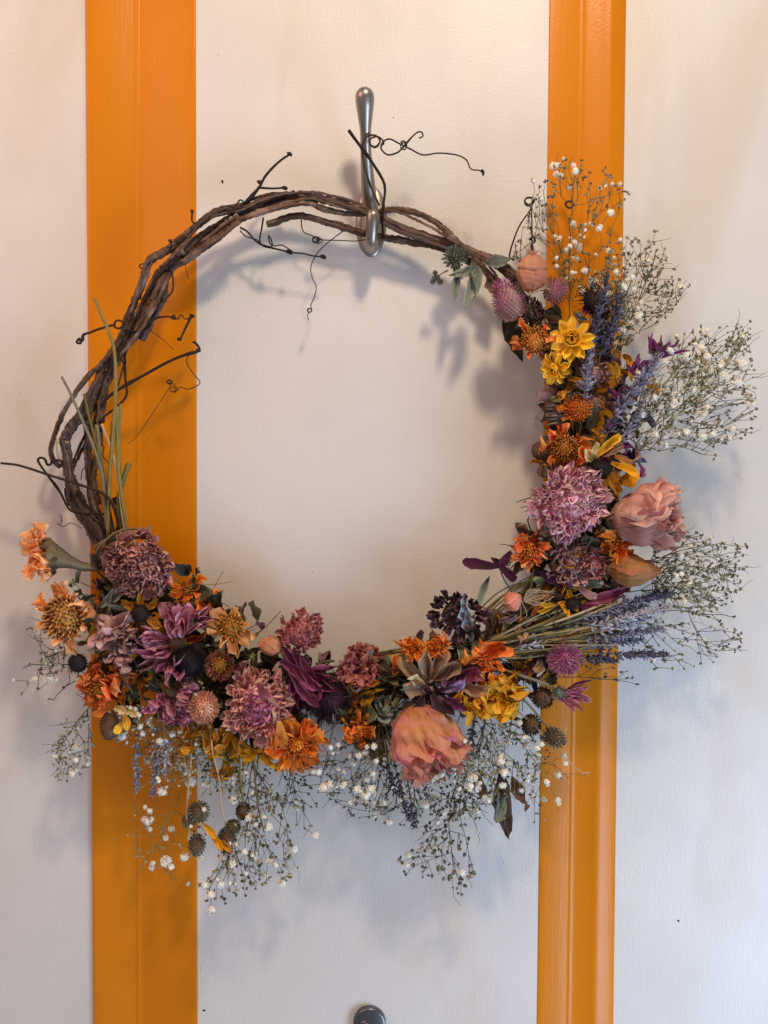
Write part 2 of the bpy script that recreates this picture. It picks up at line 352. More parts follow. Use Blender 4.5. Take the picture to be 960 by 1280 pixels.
def tube_t(C, r, sides=6, rough=0.0, seed=0, knots=0.0, flat=1.0, cap=True):
    """C: n x 3 centre line (metres), r: scalar or array of radii (metres)"""
    rg = np.random.RandomState(seed); C = np.asarray(C, float); n = len(C)
    r = np.full(n, r, float) if np.isscalar(r) else np.asarray(r, float)
    T = np.gradient(C, axis=0); T /= np.linalg.norm(T, axis=1)[:, None] + 1e-12
    ref = np.array([0, 0, 1.]) if abs(T[0][2]) < .9 else np.array([1., 0, 0])
    u = np.cross(T[0], ref); u /= np.linalg.norm(u)
    L = np.concatenate([[0], np.cumsum(np.linalg.norm(np.diff(C, axis=0), axis=1))])
    V = []; U = []
    ridge = rg.rand(sides) * 2 - 1; ph = rg.rand(sides) * 6.28
    for i in range(n):
        u = u - T[i] * u.dot(T[i]); u /= np.linalg.norm(u) + 1e-12; v = np.cross(T[i], u)
        k = 1 + (knots * max(0, math.sin(L[i] * 95 + seed)) ** 8 if knots else 0)
        for j in range(sides + 1):
            jj = j % sides; a = 2 * math.pi * jj / sides
            rr = r[i] * k * (1 + rough * (.7 * ridge[jj] + .5 * math.sin(L[i] * 130 + ph[jj]) + .4 * (rg.rand() - .5)))
            if j == sides: V.append(V[-sides]); U.append((1.0, L[i])); continue
            V.append(C[i] + rr * (math.cos(a) * u + flat * math.sin(a) * v)); U.append((j / sides, L[i]))
    m = sides + 1
    F = [(i * m + j, i * m + j + 1, (i + 1) * m + j + 1, (i + 1) * m + j) for i in range(n - 1) for j in range(sides)]
    if cap:
        V.append(C[0]); U.append((.5, 0)); V.append(C[-1]); U.append((.5, L[-1])); a, b = len(V) - 2, len(V) - 1
        F += [(a, j + 1, j) for j in range(sides)] + [(b, (n - 1) * m + j, (n - 1) * m + j + 1) for j in range(sides)]
    return np.array(V), F, np.array(U)

def ball_t(rx=1, ry=1, rz=1, nu=8, nv=5, noise=0.0, seed=0, vlo=0.0, vhi=1.0):
    rg = np.random.RandomState(seed); V = []; U = []
    for i in range(nv + 1):
        th = math.pi * i / nv
        for j in range(nu + 1):
            if j == nu: V.append(V[-nu]); U.append((1.0, vlo + (vhi - vlo) * (1 - i / nv))); continue
            a = 2 * math.pi * j / nu; k = 1 + noise * (rg.rand() - .5)
            V.append(np.array([rx * math.sin(th) * math.cos(a), ry * math.sin(th) * math.sin(a), rz * math.cos(th)]) * k)
            U.append((j / nu, vlo + (vhi - vlo) * (1 - i / nv)))
    m = nu + 1
    F = [(i * m + j, (i + 1) * m + j, (i + 1) * m + j + 1, i * m + j + 1) for i in range(nv) for j in range(nu)]
    return np.array(V), F, np.array(U)

def cone_t(r, h, sides=4, r2=0.0):
    V = [(r * math.cos(6.2832 * k / sides), r * math.sin(6.2832 * k / sides), 0) for k in range(sides)]
    V += [(r2 * math.cos(6.2832 * k / sides), r2 * math.sin(6.2832 * k / sides), h) for k in range(sides)] + [(0, 0, h * 1.05)]
    F = [(k, (k + 1) % sides, sides + (k + 1) % sides, sides + k) for k in range(sides)]
    F += [(sides + k, sides + (k + 1) % sides, 2 * sides) for k in range(sides)]
    U = [(k / sides, 0) for k in range(sides)] + [(k / sides, 1) for k in range(sides)] + [(.5, 1)]
    return np.array(V, float), F, np.array(U, float)

def RX(a): return Matrix.Rotation(a, 4, 'X')
def RY(a): return Matrix.Rotation(a, 4, 'Y')
def RZ(a): return Matrix.Rotation(a, 4, 'Z')
def TR(x, y, z): return Matrix.Translation((x, y, z))
def SC(x, y=None, z=None):
    y = x if y is None else y; z = x if z is None else z
    return Matrix.Diagonal((x, y, z, 1))

_cache = {}
def petal_mesh(key, mat, **kw):
    """a few shared meshes of one petal shape"""
    k = (key, mat, tuple(sorted(kw.items())))
    if k not in _cache: _cache[k] = MB().add(petal_t(**kw), rnd=0.0).mesh(key, mat)
    return _cache[k]

# ------------------------------------------------------------------ the door
random.seed(4)
def thing(name, label, cat, loc):
    o = bpy.data.objects.new(name, None); COL.objects.link(o); o.location = loc
    o['label'] = label; o['category'] = cat; return o

door = thing('panelled_door', 'off-white painted door with two vertical orange mouldings, behind the dried wreath', 'door', P(480, 640, 0))
DL = Vector(door.location)
def strip(name, prof, mat, label=None):
    """vertical profile: (x at photo top, x at photo bottom, d)"""
    rows = 33; V = []; U = []; F = []
    ys = np.linspace(-260, 1560, rows)
    for yy in ys:
        k = yy / 1280
        for j, (xt, xb, d) in enumerate(prof):
            V.append(P(xt + (xb - xt) * k, yy, d) - DL); U.append((j / (len(prof) - 1), k))
    m = len(prof)
    F = [(i * m + j, (i + 1) * m + j, (i + 1) * m + j + 1, i * m + j + 1) for i in range(rows - 1) for j in range(m - 1)]
    o = link(name, MB().add((np.array(V), F, np.array(U)), rnd=.5).mesh(name, mat), door, label=label)
    for p in o.data.polygons: p.use_smooth = False
    return o
def rnd_prof(p):   # smooth the profile by corner cutting
    for _ in range(2):
        q = [p[0]]
        for a, b in zip(p[:-1], p[1:]):
            q.append(tuple(a[k] * .75 + b[k] * .25 for k in range(3))); q.append(tuple(a[k] * .25 + b[k] * .75 for k in range(3)))
        q.append(p[-1]); p = q
    return p
o = strip('panel', [(-500, -500, -3), (109, 119, -3)], 'white', 'plain warm-toned panel left of the left orange moulding')
o = strip('panel', [(243, 245.5, -14), (244.4, 246.6, -1), (245.2, 247.4, 0.0), (686.3, 670.3, 0.0), (687.2, 671.2, -1), (688, 672, -10)], 'white', 'textured panel between the orange mouldings')
o = strip('panel', [(781, 765, -9), (1500, 1480, -9)], 'white', 'plain panel right of the right orange moulding, bluish at the bottom')
def smooth(o):
    for p in o.data.polygons: p.use_smooth = True
lm = rnd_prof([(107, 117, -4), (107, 117, 1.2), (108.5, 118.5, 2.4), (140, 146, -3), (168, 170, -9)]) + \
     rnd_prof([(170, 171.5, -8.6), (172.5, 174, -8.2), (176, 177, -9.6), (215, 216, -3.8), (243.5, 245.6, 0.6), (244.8, 247, -0.6)])
smooth(strip('moulding', lm, 'orange', 'wider orange moulding with a shallow valley, left of the wreath hook'))
rm = rnd_prof([(686.5, 670.6, -1), (687.5, 671.6, 0.8), (710, 694, -0.6), (726, 708, -2.6)]) + \
     rnd_prof([(727.5, 709.5, -2.3), (729, 711, -2.2), (733, 715, -3.2), (750, 734, -1.8), (764, 742, 0.6), (768, 750, -0.6), (777, 760, -4.5), (782.5, 766.5, -8), (783.2, 767.2, -11)])
smooth(strip('moulding', rm, 'orange', 'narrower orange moulding with a rounded outer edge'))
# drips, dust nibs and dark specks in the paint
for (x, y, d, r, ang) in ((278, 227, 0, 2.2, 1.2), (848, 1151, -9, 1.9, .6), (255, 1263, 0, 2.2, .1), (492, 147, 0, .9, 0), (250, 1210, 0, .9, 0)):
    o = link('speck', MB().add(ball_t(r * S, r * .55 * S, r * .5 * S, 8, 5, .4, int(x))).mesh('speck', 'speck'), door, TR(*(P(x, y, d) - DL)) @ RY(ang))
for x, y, r in [(random.uniform(255, 680), random.uniform(10, 1270), random.uniform(.7, 1.5)) for _ in range(26)] + [(12 + random.uniform(0, 90), random.uniform(10, 1270), 1.1) for _ in range(8)]:
    link('paint_nib', MB().add(ball_t(r * S, r * S * .5, r * S, 7, 4, .4, int(x))).mesh('paint_nib', 'white'), door, TR(*(P(x, y, 0 if x > 200 else -3) - DL)))

# ------------------------------------------------------------------ hook on which the wreath hangs
hook = thing('coat_hook', 'shiny steel coat hook with a ball-tipped arm, holding up the wreath', 'hook', P(463, 285, 0))
HL = np.array(hook.location)
def wpts(path):  # (x, y, d) px -> world
    return np.array([P(*p) for p in path])
def hook_arm(name, path, per=8):
    C = crom([(x, y, d) for x, y, d, r in path], per); r = crom([(r, 0, 0) for *_, r in path], per)[:, 0]
    # rounded end
    W = wpts(C); rr = r * S
    e = W[-1] - W[-2]; e /= np.linalg.norm(e); R0 = rr[-1]
    for a in (20, 40, 58, 72, 84, 89.5):
        W = np.vstack([W, W[len(C) - 1] + e * R0 * math.sin(R_(a))]); rr = np.append(rr, R0 * math.cos(R_(a)))
    return link(name, MB().add(tube_t(W - HL, rr, 24)).mesh(name, 'steel'), hook)
hook_arm('upper_arm', [(464, 282, 4, 9), (463, 262, 9, 9.5), (461, 240, 18, 9.0), (459, 215, 30, 7.8), (457.5, 190, 43, 6.6), (457, 165, 55, 6.6), (456.5, 145, 64, 8.8), (456.2, 130, 70, 10.6), (456, 121, 73, 11)])
hook_arm('lower_arm', [(463, 272, 4, 12), (463, 293, 12, 11), (463.5, 306, 24, 8.6), (464, 308, 38, 7.6), (464.5, 302, 50, 7.3), (465, 290, 57, 7.4), (465.6, 277, 61, 7.8), (466, 270, 62, 8.0)])
pl = ball_t(19.5 * S, 6 * S, 44 * S, 28, 18)
link('mounting_plate', MB().add(pl, TR(*(P(464, 277, 0) - Vector(HL)))).mesh('mounting_plate', 'steel'), hook)

# the dark fitting at the bottom edge
fit = thing('wall_fitting', 'dark grey round-topped metal fitting with a cross-head screw, below the wreath', 'fitting', P(462, 1276, 0))
def capsule(r, h, th, bev, n=20):
    rings = [(1, 0), (1, th - bev), (1 - bev * .3 / r, th - bev * .3), (1 - bev / r, th), (0.02, th)]
    V = []; F = []; U = []
    out = [(math.cos(a), math.sin(a), 0) for a in np.linspace(0, math.pi, n)] + [(math.cos(a), math.sin(a), -1) for a in np.linspace(math.pi, 2 * math.pi, n)]
    for s_, y in rings:
        for (cx, cz, lo) in out: V.append((cx * r * s_, -y, cz * r * s_ + lo * h)); U.append((s_, .5))
    m = len(out)
    for i in range(len(rings) - 1):
        for j in range(m): F.append((i * m + j, i * m + (j + 1) % m, (i + 1) * m + (j + 1) % m, (i + 1) * m + j))
    return np.array(V), F, np.array(U)
link('back_plate', MB().add(capsule(20.5 * S, 60 * S, 9 * S, 2.6 * S)).mesh('back_plate', 'dark_steel'), fit)
scr = link('screw', MB().add(ball_t(6.6 * S, 3.2 * S, 6.6 * S, 20, 10)).mesh('screw', 'dark_steel'), fit, TR(-7 * S, -9 * S, -1 * S))
cr = MB()
for a in (R_(25), R_(115)):
    bx = ball_t(4.2 * S, 1.2 * S, 1.0 * S, 8, 4); cr.add(bx, RY(a))
link('cross_slot', cr.mesh('cross_slot', 'speck'), scr, TR(0, -2.6 * S, 0))

# ------------------------------------------------------------------ the wreath
wr = thing('dried_flower_wreath', 'twisted vine ring with dried flowers, hanging from the steel hook', 'wreath', P(463, 300, 40))
WL = Vector(wr.location); WLn = np.array(WL)
# tweak of depth: the ring leans back against the door towards its foot
def stalk(name, path, r, mat, sides=6, taper=None, rough=0.0, knots=0.0, per=6, flat=1.0, parent=wr, label=None, jit=0.0):
    C = crom(path, per)
    if jit: C[1:-1] += np.random.RandomState(int(abs(path[0][0] * 7 + path[0][1]))).randn(*C[1:-1].shape) * jit
    W = wpts(C) - WLn
    n = len(C); t = np.linspace(0, 1, n)
    k = np.array([K(c[2]) for c in C])
    rr = k * (r if taper is None else (r + (taper - r) * t))
    T = tube_t(W, rr, sides, rough, int(abs(path[0][0] * 13 + path[-1][1])), knots, flat)
    return link(name, MB().add(T, rnd=0.0).mesh(name, mat), parent, label=label)

V_ = 'vine'
vines = [
 ([(643, 349, 50), (622, 331, 46), (600, 318, 42), (562, 304, 42), (510, 288, 42), (480, 274, 42), (450, 261, 44), (412, 251, 44), (375, 245, 40), (337, 249, 38), (307, 260, 40), (270, 266, 44), (244, 284, 46), (221, 304, 44)], 6.2, 'bark'),
 ([(600, 336, 40), (562, 313, 34), (525, 304, 32), (480, 297, 34), (450, 290, 36), (412, 279, 38), (375, 270, 38), (334, 280, 40)], 5.4, 'bark'),
 ([(618, 352, 46), (601, 331, 50), (585, 315, 52), (562, 293, 52), (540, 275, 50), (510, 263, 46), (484, 262, 40), (450, 268, 36), (405, 261, 46), (382, 254, 50), (337, 262, 50), (300, 275, 46), (270, 292, 40), (244, 311, 38)], 4.8, 'bark'),
 ([(360, 247, 34), (307, 268, 32), (277, 284, 44), (244, 300, 50), (221, 318, 50), (200, 340, 44), (187, 365, 42), (170, 400, 46), (155, 430, 50), (138, 465, 46), (120, 500, 44)], 5.4, 'bark'),
 ([(230, 297, 40), (205, 315, 48), (187, 326, 50), (178, 352, 50), (163, 390, 44), (150, 424, 40), (128, 460, 44), (117, 497, 50), (108, 520, 46)], 5.6, 'bark'),
 ([(300, 272, 52), (270, 298, 52), (240, 320, 46), (217, 333, 40), (200, 356, 46), (186, 388, 52), (168, 420, 52), (146, 452, 42), (131, 490, 42), (126, 528, 46)], 5.0, 'bark'),
 ([(222, 312, 34), (208, 345, 34), (203, 372, 36), (190, 398, 36), (176, 425, 34)], 6.4, 'bark_grey'),
 ([(160, 402, 40), (147, 432, 44), (125, 456, 50), (107, 474, 54), (87, 502, 54), (72, 532, 50), (64, 560, 46), (66, 574, 42), (76, 584, 40)], 3.8, 'bark'),
 ([(124, 480, 46), (105, 512, 50), (90, 534, 52), (81, 548, 50), (84, 570, 48), (87, 595, 48), (98, 620, 50), (112, 645, 52), (132, 678, 50)], 7.0, 'bark_grey'),
 ([(108, 520, 42), (109, 545, 40), (110, 575, 40), (113, 612, 42), (120, 640, 44), (136, 668, 46)], 5.6, 'bark_grey'),
 ([(116, 500, 36), (124, 540, 36), (120, 575, 38), (117, 600, 42), (124, 630, 44)], 4.4, 'bark'),
 ([(86, 600, 40), (92, 630, 40), (108, 655, 44), (126, 690, 44), (150, 735, 44), (190, 790, 42)], 5.8, 'bark_grey'),
 ([(92, 608, 54), (104, 634, 56), (122, 655, 52)], 3.4, 'bark_grey'),
 ([(126, 500, 40), (112, 545, 34), (96, 575, 34), (90, 590, 36)], 2.4, 'bark'),
 # hidden foot of the ring
 ([(130, 680, 46), (170, 765, 40), (240, 835, 36), (340, 870, 34), (430, 862, 34), (520, 840, 34), (600, 810, 34), (655, 750, 36), (690, 670, 38), (700, 590, 40), (696, 520, 42), (684, 450, 44), (664, 395, 44), (640, 346, 44)], 6.5, 'bark_grey'),
 ([(150, 700, 34), (200, 800, 28), (290, 862, 26), (400, 850, 26), (480, 838, 28), (560, 832, 28), (630, 780, 28), (676, 700, 30), (692, 600, 32), (706, 530, 34), (700, 470, 36), (680, 410, 36)], 5.5, 'bark'),
 ([(716, 600, 44), (714, 545, 46), (712, 500, 50), (716, 460, 48), (704, 420, 42)], 4.5, 'bark_grey'),
 ([(690, 540, 54), (692, 505, 56), (702, 470, 54), (712, 440, 48)], 3.6, 'bark_grey'),
]
for path, r, mat in vines:
    stalk('vine', path, r * .84, mat, 16, r * .74, 0.26, 0.16, 12, jit=0.45)
    # loose fibres and peeling shreds of bark
    CC = crom(path, 12); rg_ = random.Random(int(path[0][0] * 3 + path[-1][1]))
    for q in range(max(3, len(CC) // 13)):
        i0 = rg_.randrange(0, max(1, len(CC) - 16)); nn = rg_.randrange(7, 16); aa = rg_.uniform(0, 6.28); lift = rg_.uniform(.0, 2.2)
        seg = CC[i0:i0 + nn:3]
        if len(seg) < 2: continue
        ox, oy, oz = rg_.uniform(-.8, .8) * r, rg_.uniform(-.8, .8) * r, rg_.uniform(.45, .85) * r
        stalk('bark_shred', [(p[0] + ox * (1 + .25 * lift * k), p[1] + oy, p[2] + oz + lift * k * .8) for k, p in enumerate(seg)], rg_.uniform(.7, 1.7), rg_.choice(['bark', 'bark_grey', 'bark_dark']), 5, .5, .25, per=4, flat=.45)
rs_ = random.Random(8)
for path, r, mat in (vines[0], vines[3], vines[4], vines[5], vines[2], vines[0], vines[3], vines[8], vines[9], vines[5]):
    ph_ = [rs_.uniform(0, 6.28) for _ in range(3)]; am = rs_.uniform(3.5, 7)
    pth = [(p[0] + am * math.sin(i * .9 + ph_[0]), p[1] + am * math.sin(i * .7 + ph_[1]), p[2] + 4 + 4 * math.sin(i * .8 + ph_[2])) for i, p in enumerate(path)]
    stalk('vine', pth, rs_.uniform(1.7, 3.2), rs_.choice(['bark', 'bark_grey', 'bark', 'bark_dark']), 10, 1.4, .2, .2, 10, jit=.4)
# broken node on the left: pale splinters
for pth, r in (([(71, 545, 60), (72, 566, 60), (79, 582, 58)], 1.3), ([(69, 552, 58), (74, 553, 58)], 1.6), ([(82, 553, 58), (86, 553, 58)], 1.7)):
    stalk('splinter', pth, r, 'pale_stem', 5)
def cut_end(x, y, d, r, f):
    T = ball_t(r, r, r * .16, 12, 4, .2, 3)
    link('cut_end', MB().add(T).mesh('cut_end', 'pale_stem'), wr, TR(*(P(x, y, d) - WL)) @ frame(f) @ SC(K(d)))
cut_end(333.6, 280.5, 40, 4.4, (-1, .25, .25))

def Z2(pts, d=None): # helper: crop coordinates (second close-up) -> photo pixels
    return [(300 + p[0] / 2.667, 80 + p[1] / 2.667, (p[2] if len(p) > 2 else d)) for p in pts]
def Z1(pts, d=None):
    return [(p[0] / 2.667, 100 + p[1] / 2.667, (p[2] if len(p) > 2 else d)) for p in pts]
def Z3(pts, d=None):
    return [(p[0] / 4, 400 + p[1] / 4, (p[2] if len(p) > 2 else d)) for p in pts]
def coil(cx, cy, r0, r1, turns, a0, d, dd=0):
    n = int(turns * 9) + 2
    return [(cx + (r0 + (r1 - r0) * k / n) * (1 + .16 * math.sin(k * .9 + cx)) * math.cos(a0 + 6.283 * turns * k / n), cy + (r0 + (r1 - r0) * k / n) * (.86 + .16 * math.cos(k * .7 + cy)) * math.sin(a0 + 6.283 * turns * k / n), d + dd * k / n) for k in range(n + 1)]
tend = [
 (Z2([(465, 472), (440, 420), (420, 360), (408, 300), (413, 255), (432, 238), (455, 240), (467, 258), (452, 277), (434, 268), (437, 248), (462, 243), (480, 262)], 62) + Z2([(470, 275), (475, 290), (495, 303), (525, 295), (545, 276), (560, 258), (585, 232), (603, 226), (610, 240), (597, 248)], 64), 1.25),
 (Z2([(468, 278), (478, 258), (500, 250), (530, 265), (565, 282), (610, 303), (660, 297), (720, 303), (755, 320), (770, 350), (800, 355), (812, 371)], 66), 1.15),
 (Z2([(535, 262), (545, 256), (556, 268), (550, 285), (537, 280), (538, 266), (550, 262)], 66), 1.0),
 (Z2([(805, 352), (812, 360), (810, 372)], 66), 1.5),
 (Z2([(362, 220, 70), (385, 252, 68), (410, 285, 66), (445, 335, 64), (482, 402, 62), (478, 470, 60), (474, 520, 52), (478, 580, 40)]), 2.0),
 (Z2([(10, 468), (40, 440), (65, 410), (82, 378), (105, 350), (135, 322), (168, 300)], 44), 1.9),
 (Z2([(65, 412), (88, 414), (110, 415), (150, 413)], 44), 1.5),
 (Z2([(138, 440), (160, 433), (182, 423)], 44), 1.8),
 (Z2([(0, 545), (25, 560), (50, 588), (75, 604), (100, 612), (135, 620), (165, 628), (210, 632), (245, 640), (282, 644)], 40), 1.3),
 (Z2([(78, 512), (72, 550), (66, 585), (72, 604), (96, 608), (108, 612), (98, 592), (95, 572), (104, 585), (112, 606), (140, 604), (175, 625)], 44), 1.1),
 (Z2([(0, 555), (20, 575), (55, 585), (70, 600)], 40), .9),
 (Z2([(205, 515), (206, 545), (215, 562), (240, 572), (262, 585), (330, 588), (385, 590), (425, 584)], 36), .8),
 (Z2([(345, 556), (300, 590), (262, 625), (237, 672), (240, 710), (254, 742), (248, 775), (236, 805), (240, 822), (226, 835), (228, 855)], 38), .75),
 (coil(395, 299, 5, 3, 2.3, 0, 38) , .8),
 (coil(399, 301, 4.5, 2.5, 1.6, 2, 40), .7),
 (coil(387, 388, 3.5, 1.5, 1.5, 2, 38), .6),
 (Z1([(385, 815), (330, 830), (300, 842), (278, 850), (275, 868), (262, 862)], 60) + coil(98.5, 427, 3.6, 1.8, 2.2, -1, 60), 1.5),
 (coil(149, 405, 6.5, 5, 1.2, 0, 58), 1.5),
 (Z1([(420, 835), (450, 838), (480, 826), (505, 800), (540, 790), (578, 790)], 58), 1.6),
 (Z1([(452, 790), (440, 810), (460, 835), (495, 825), (512, 775), (520, 750)], 54), 1.9),
 (Z1([(578, 782), (592, 798), (604, 782), (618, 798), (640, 786)], 56), 1.0),
 (Z1([(637, 790), (622, 820), (600, 866)], 56), 1.8),
 (Z1([(455, 798), (480, 822), (530, 855), (577, 898)], 60), .6),
 (Z1([(335, 1090), (355, 1062), (390, 1035), (450, 1000), (560, 940), (620, 915), (663, 902), (655, 880), (643, 872)], 50), 2.1),
 (Z1([(662, 905), (635, 912), (622, 940), (645, 980), (667, 1010), (630, 1030), (602, 1024), (590, 1036)], 50) + coil(216, 487, 4, 3, 1.2, 1, 50), .7),
 (coil(211.5, 477, 3.6, 1.6, 1.8, 0, 50) + Z1([(575, 1010), (590, 1030), (582, 1045)], 50), .8),
 (Z1([(430, 855), (415, 925), (418, 1000), (422, 1050), (395, 1085), (350, 1120), (333, 1145)], 50), 1.7),
 (Z1([(420, 930), (408, 965), (394, 1020)], 50), 1.2),
 (Z1([(570, 625), (577, 670), (572, 710), (532, 745)], 52), 1.2),
 (Z1([(528, 700), (530, 745), (512, 790), (490, 812)], 52), 1.5),
 (Z1([(620, 560), (618, 620), (630, 665)], 40), .5),
 (Z1([(641, 436), (640, 468), (650, 480)], 56), 1.3),
 (Z1([(567, 535), (571, 552), (560, 580)], 56), 1.3),
 (coil(178, 333, 4, 3, 1.3, 0, 52), 1.0),
 (Z1([(760, 420), (780, 425), (800, 400), (812, 408), (800, 418)], 52), 1.2),
 (coil(285, 283, 3.5, 2, 1.4, 0, 50), .9),
 (Z3([(290, 735), (312, 722), (300, 702), (262, 706), (252, 722), (236, 722), (224, 696), (203, 688), (190, 702), (205, 730), (230, 765), (300, 860), (345, 945), (395, 965), (450, 968), (520, 970)], 62), 1.8),
 (Z3([(345, 905), (372, 880), (392, 858), (402, 870), (398, 890)], 60), 1.2),
 (Z3([(325, 840), (328, 880), (345, 930)], 60), 1.3),
 (Z3([(430, 560), (395, 640), (358, 730), (360, 780)], 46), 1.4),
 (Z3([(445, 820), (430, 745), (412, 750), (405, 800)], 50), .8),
 (Z3([(505, 620), (520, 640), (515, 680), (545, 718)], 46), .8),
 (Z3([(285, 1018), (320, 1032), (355, 1015), (410, 1042)], 46), .6),
 (Z3([(303, 975), (308, 1000), (302, 1020)], 46), .6),
 (Z3([(860, 300), (845, 340), (700, 560), (640, 620)], 20), .5),
 # curls over the top right sprig
 (coil(661.5, 251, 6.5, 4.5, 2.0, 1.5, 60) + [(664, 262, 60), (665, 280, 60), (665, 300, 62), (667, 316, 64)], 1.2),
 ([(662, 300, 62), (666, 296, 62), (669, 302, 62), (664, 306, 62), (667, 318, 64)], 1.4),
 (coil(712, 255, 5.5, 4, 1.8, 0, 60), 1.2),
 ([(642, 325, 56), (637, 318, 50), (648, 285, 56), (663, 262, 58), (668, 246, 56)], 1.2),
]
for i, (pth, r) in enumerate(tend):
    stalk('tendril', pth, r, 'tendril', 6, r * .75, 0.1, 0.5 if r > 1.2 else 0, 4)
for x, y, d, r in ((362, 192.5, 44, 3), (363, 240, 44, 0), (356, 235, 44, 3), (362, 315, 40, 3.6), (404, 321, 40, 3.2), (217, 397, 58, 3.2), (240, 395, 56, 3), (224, 424, 56, 2.6), (248, 438, 50, 2.6), (240, 264, 56, 2.2), (213, 301, 56, 2.4), (155, 452, 52, 3), (325, 228, 44, 3)):
    if r: link('node', MB().add(ball_t(r * 1.3, r * .8, r * .8, 8, 6, .4, int(x))).mesh('node', 'tendril'), wr, TR(*(P(x, y, d) - WL)) @ SC(K(d)) @ RY(.4))

# straw-coloured stalks on the left
for pth, r, mat, tp in [
 ([(118, 372, 72), (126, 392, 74), (136, 415, 76), (143, 440, 76), (144.5, 480, 76), (143, 520, 74), (140, 560, 72), (137, 600, 70), (135, 670, 66)], 2.0, 'straw_stem', 2.4),
 ([(147, 508, 66), (146.5, 550, 68), (150, 605, 70), (159, 665, 66)], 2.2, 'green_stem', 2.6),
 ([(77, 471, 66), (88, 492, 68), (104, 528, 70), (118, 562, 70), (128, 596, 68), (134, 660, 64)], 1.5, 'dusty_stem', 2.6),
 ([(105, 492, 62), (111, 520, 64), (120, 555, 66), (128, 590, 64)], 1.8, 'green_stem', 2.0),
 ([(121, 531, 62), (125, 565, 62), (131, 610, 60), (141, 665, 60)], 2.6, 'dusty_stem', 2.8),
 ([(127, 530, 66), (137, 556, 66), (146, 590, 68), (152, 640, 68), (157, 668, 66)], 1.8, 'pale_stem', 1.4),
 ([(140, 527, 62), (138, 570, 62), (134, 620, 62), (136, 668, 60)], 1.6, 'straw_stem', 2.0),
 ([(161, 579, 60), (154, 600, 62), (148, 630, 62), (152, 668, 60)], 3.4, 'green_stem', 3.0),
 ([(151, 505, 56), (149, 560, 58), (151, 620, 60), (146, 668, 58)], 1.8, 'straw_stem', 2.0),
 ([(143, 622, 56), (150, 640, 58), (147, 668, 58)], 3.6, 'bark_dark', 3.2)]:
    stalk('stalk', pth, r, mat, 7, tp, .05, per=8)
stalk('bark_strip', [(2, 579, 64), (25, 582, 66), (62, 594, 68), (100, 606, 70), (130, 618, 72), (143, 636, 72), (150, 668, 68)], 3.4, 'bark_dark', 8, 4.0, .08, flat=.45, per=8, label='flat dark strip of bark sticking out to the left')

# ------------------------------------------------------------------ flower makers (lengths in photo pixels, scaled at the root)
def root(name, x, y, d, f, mesh, label=None, twist=0.0, parent=wr):
    q = random.Random(int(x * 7 + y * 3)); cr_ = Matrix.Identity(4)
    if name in ('zinnia', 'marigold', 'dahlia', 'withered_zinnia', 'coneflower', 'bristly_head', 'seed_head', 'strawflower'):   # heads are crushed and lopsided
        a_ = RZ(q.uniform(0, 3.1)); cr_ = a_ @ SC(1, q.uniform(.80, .97), q.uniform(.85, 1.1)) @ a_.inverted()
        cr_[0][2] = q.uniform(-.22, .22); cr_[1][2] = q.uniform(-.22, .22)
    return link(name, mesh, parent, TR(*(P(x, y, d) - WL)) @ frame(f, twist) @ SC(K(d)) @ cr_, label)

def core_mesh(r, h, mat, seed=0):
    return MB().add(ball_t(r, r, h, 10, 6, .12, seed)).mesh('core', mat)

def stem_to(x, y, d, f, tx, ty, td, r=2.2, mat='green_stem', parent=wr):
    b = DIR(f); p0 = (x, y, d)
    back = (x - f[0] * 14, y - f[1] * 14, max(14, d - f[2] * 14))
    stalk('stem', [p0, back, ((back[0] + tx) / 2 + random.uniform(-4, 4), (back[1] + ty) / 2 + random.uniform(-4, 4), (back[2] + td) / 2), (tx, ty, td)], r, mat, 6, r * .9, .06, parent=parent)

def zinnia(x, y, d, R, f, mat, label, n=120, inner=None, dome=.62, L=.46, W=.17, core_r=.72, name='zinnia', sx=1, seed=0, open_=100, core=None):
    random.seed(seed + int(x)); ax = sum(c * c for c in f) ** .5
    me = core_mesh(R * core_r * .9, R * dome * .62, core or mat)
    o = root(name, x, y, d, f, me, label)
    var = [dict(W=W * (0.8 + .25 * (k % 3)), shape='round', cup=.9 + .3 * (k % 2) - (1.6 if k == 5 else 0), curl=.9 + .35 * (k % 4), ruf=.16 + .06 * (k % 3), nu=4, nv=5, seed=k, side=.12 * ((k % 3) - 1), twist=.5 * ((k % 3) - 1)) for k in range(8)]
    for i in range(n):
        t = (i + .5) / n; th = R_(open_) * t ** .55; a = i * 2.39996 + random.uniform(-.15, .15)
        m_ = inner if (inner and t < .16) else mat
        l = R * L * random.uniform(.75, 1.2) * (1 - .35 * (1 - t) ** 2)
        lump = 1 + .10 * math.sin(2 * a + seed) + .08 * math.sin(5 * a + th * 4 + seed * 2)
        if random.random() < .05: continue
        l *= .75 + .25 * lump
        px, pz = R * .66 * math.sin(th) * lump, R * dome * .72 * math.cos(th) * (1 + .12 * math.sin(3 * a + seed))
        tilt = th * .95 + .3 * math.sin(4 * a + 5 * th) + random.uniform(-.3, .34)
        me = petal_mesh('petal', m_, **var[random.randrange(8)])
        # petal grows along +Y; turn so that it leaves the head at angle tilt from the axis
        mx = RZ(a) @ TR(0, px, pz) @ RX(math.pi / 2 - tilt) @ RY(random.uniform(-.5, .5)) @ RZ(random.uniform(-.25, .25)) @ SC(l * random.uniform(.8, 1.15), l, l)
        link('petal', me, o, SC(sx, 1, 1) @ mx)
    return o

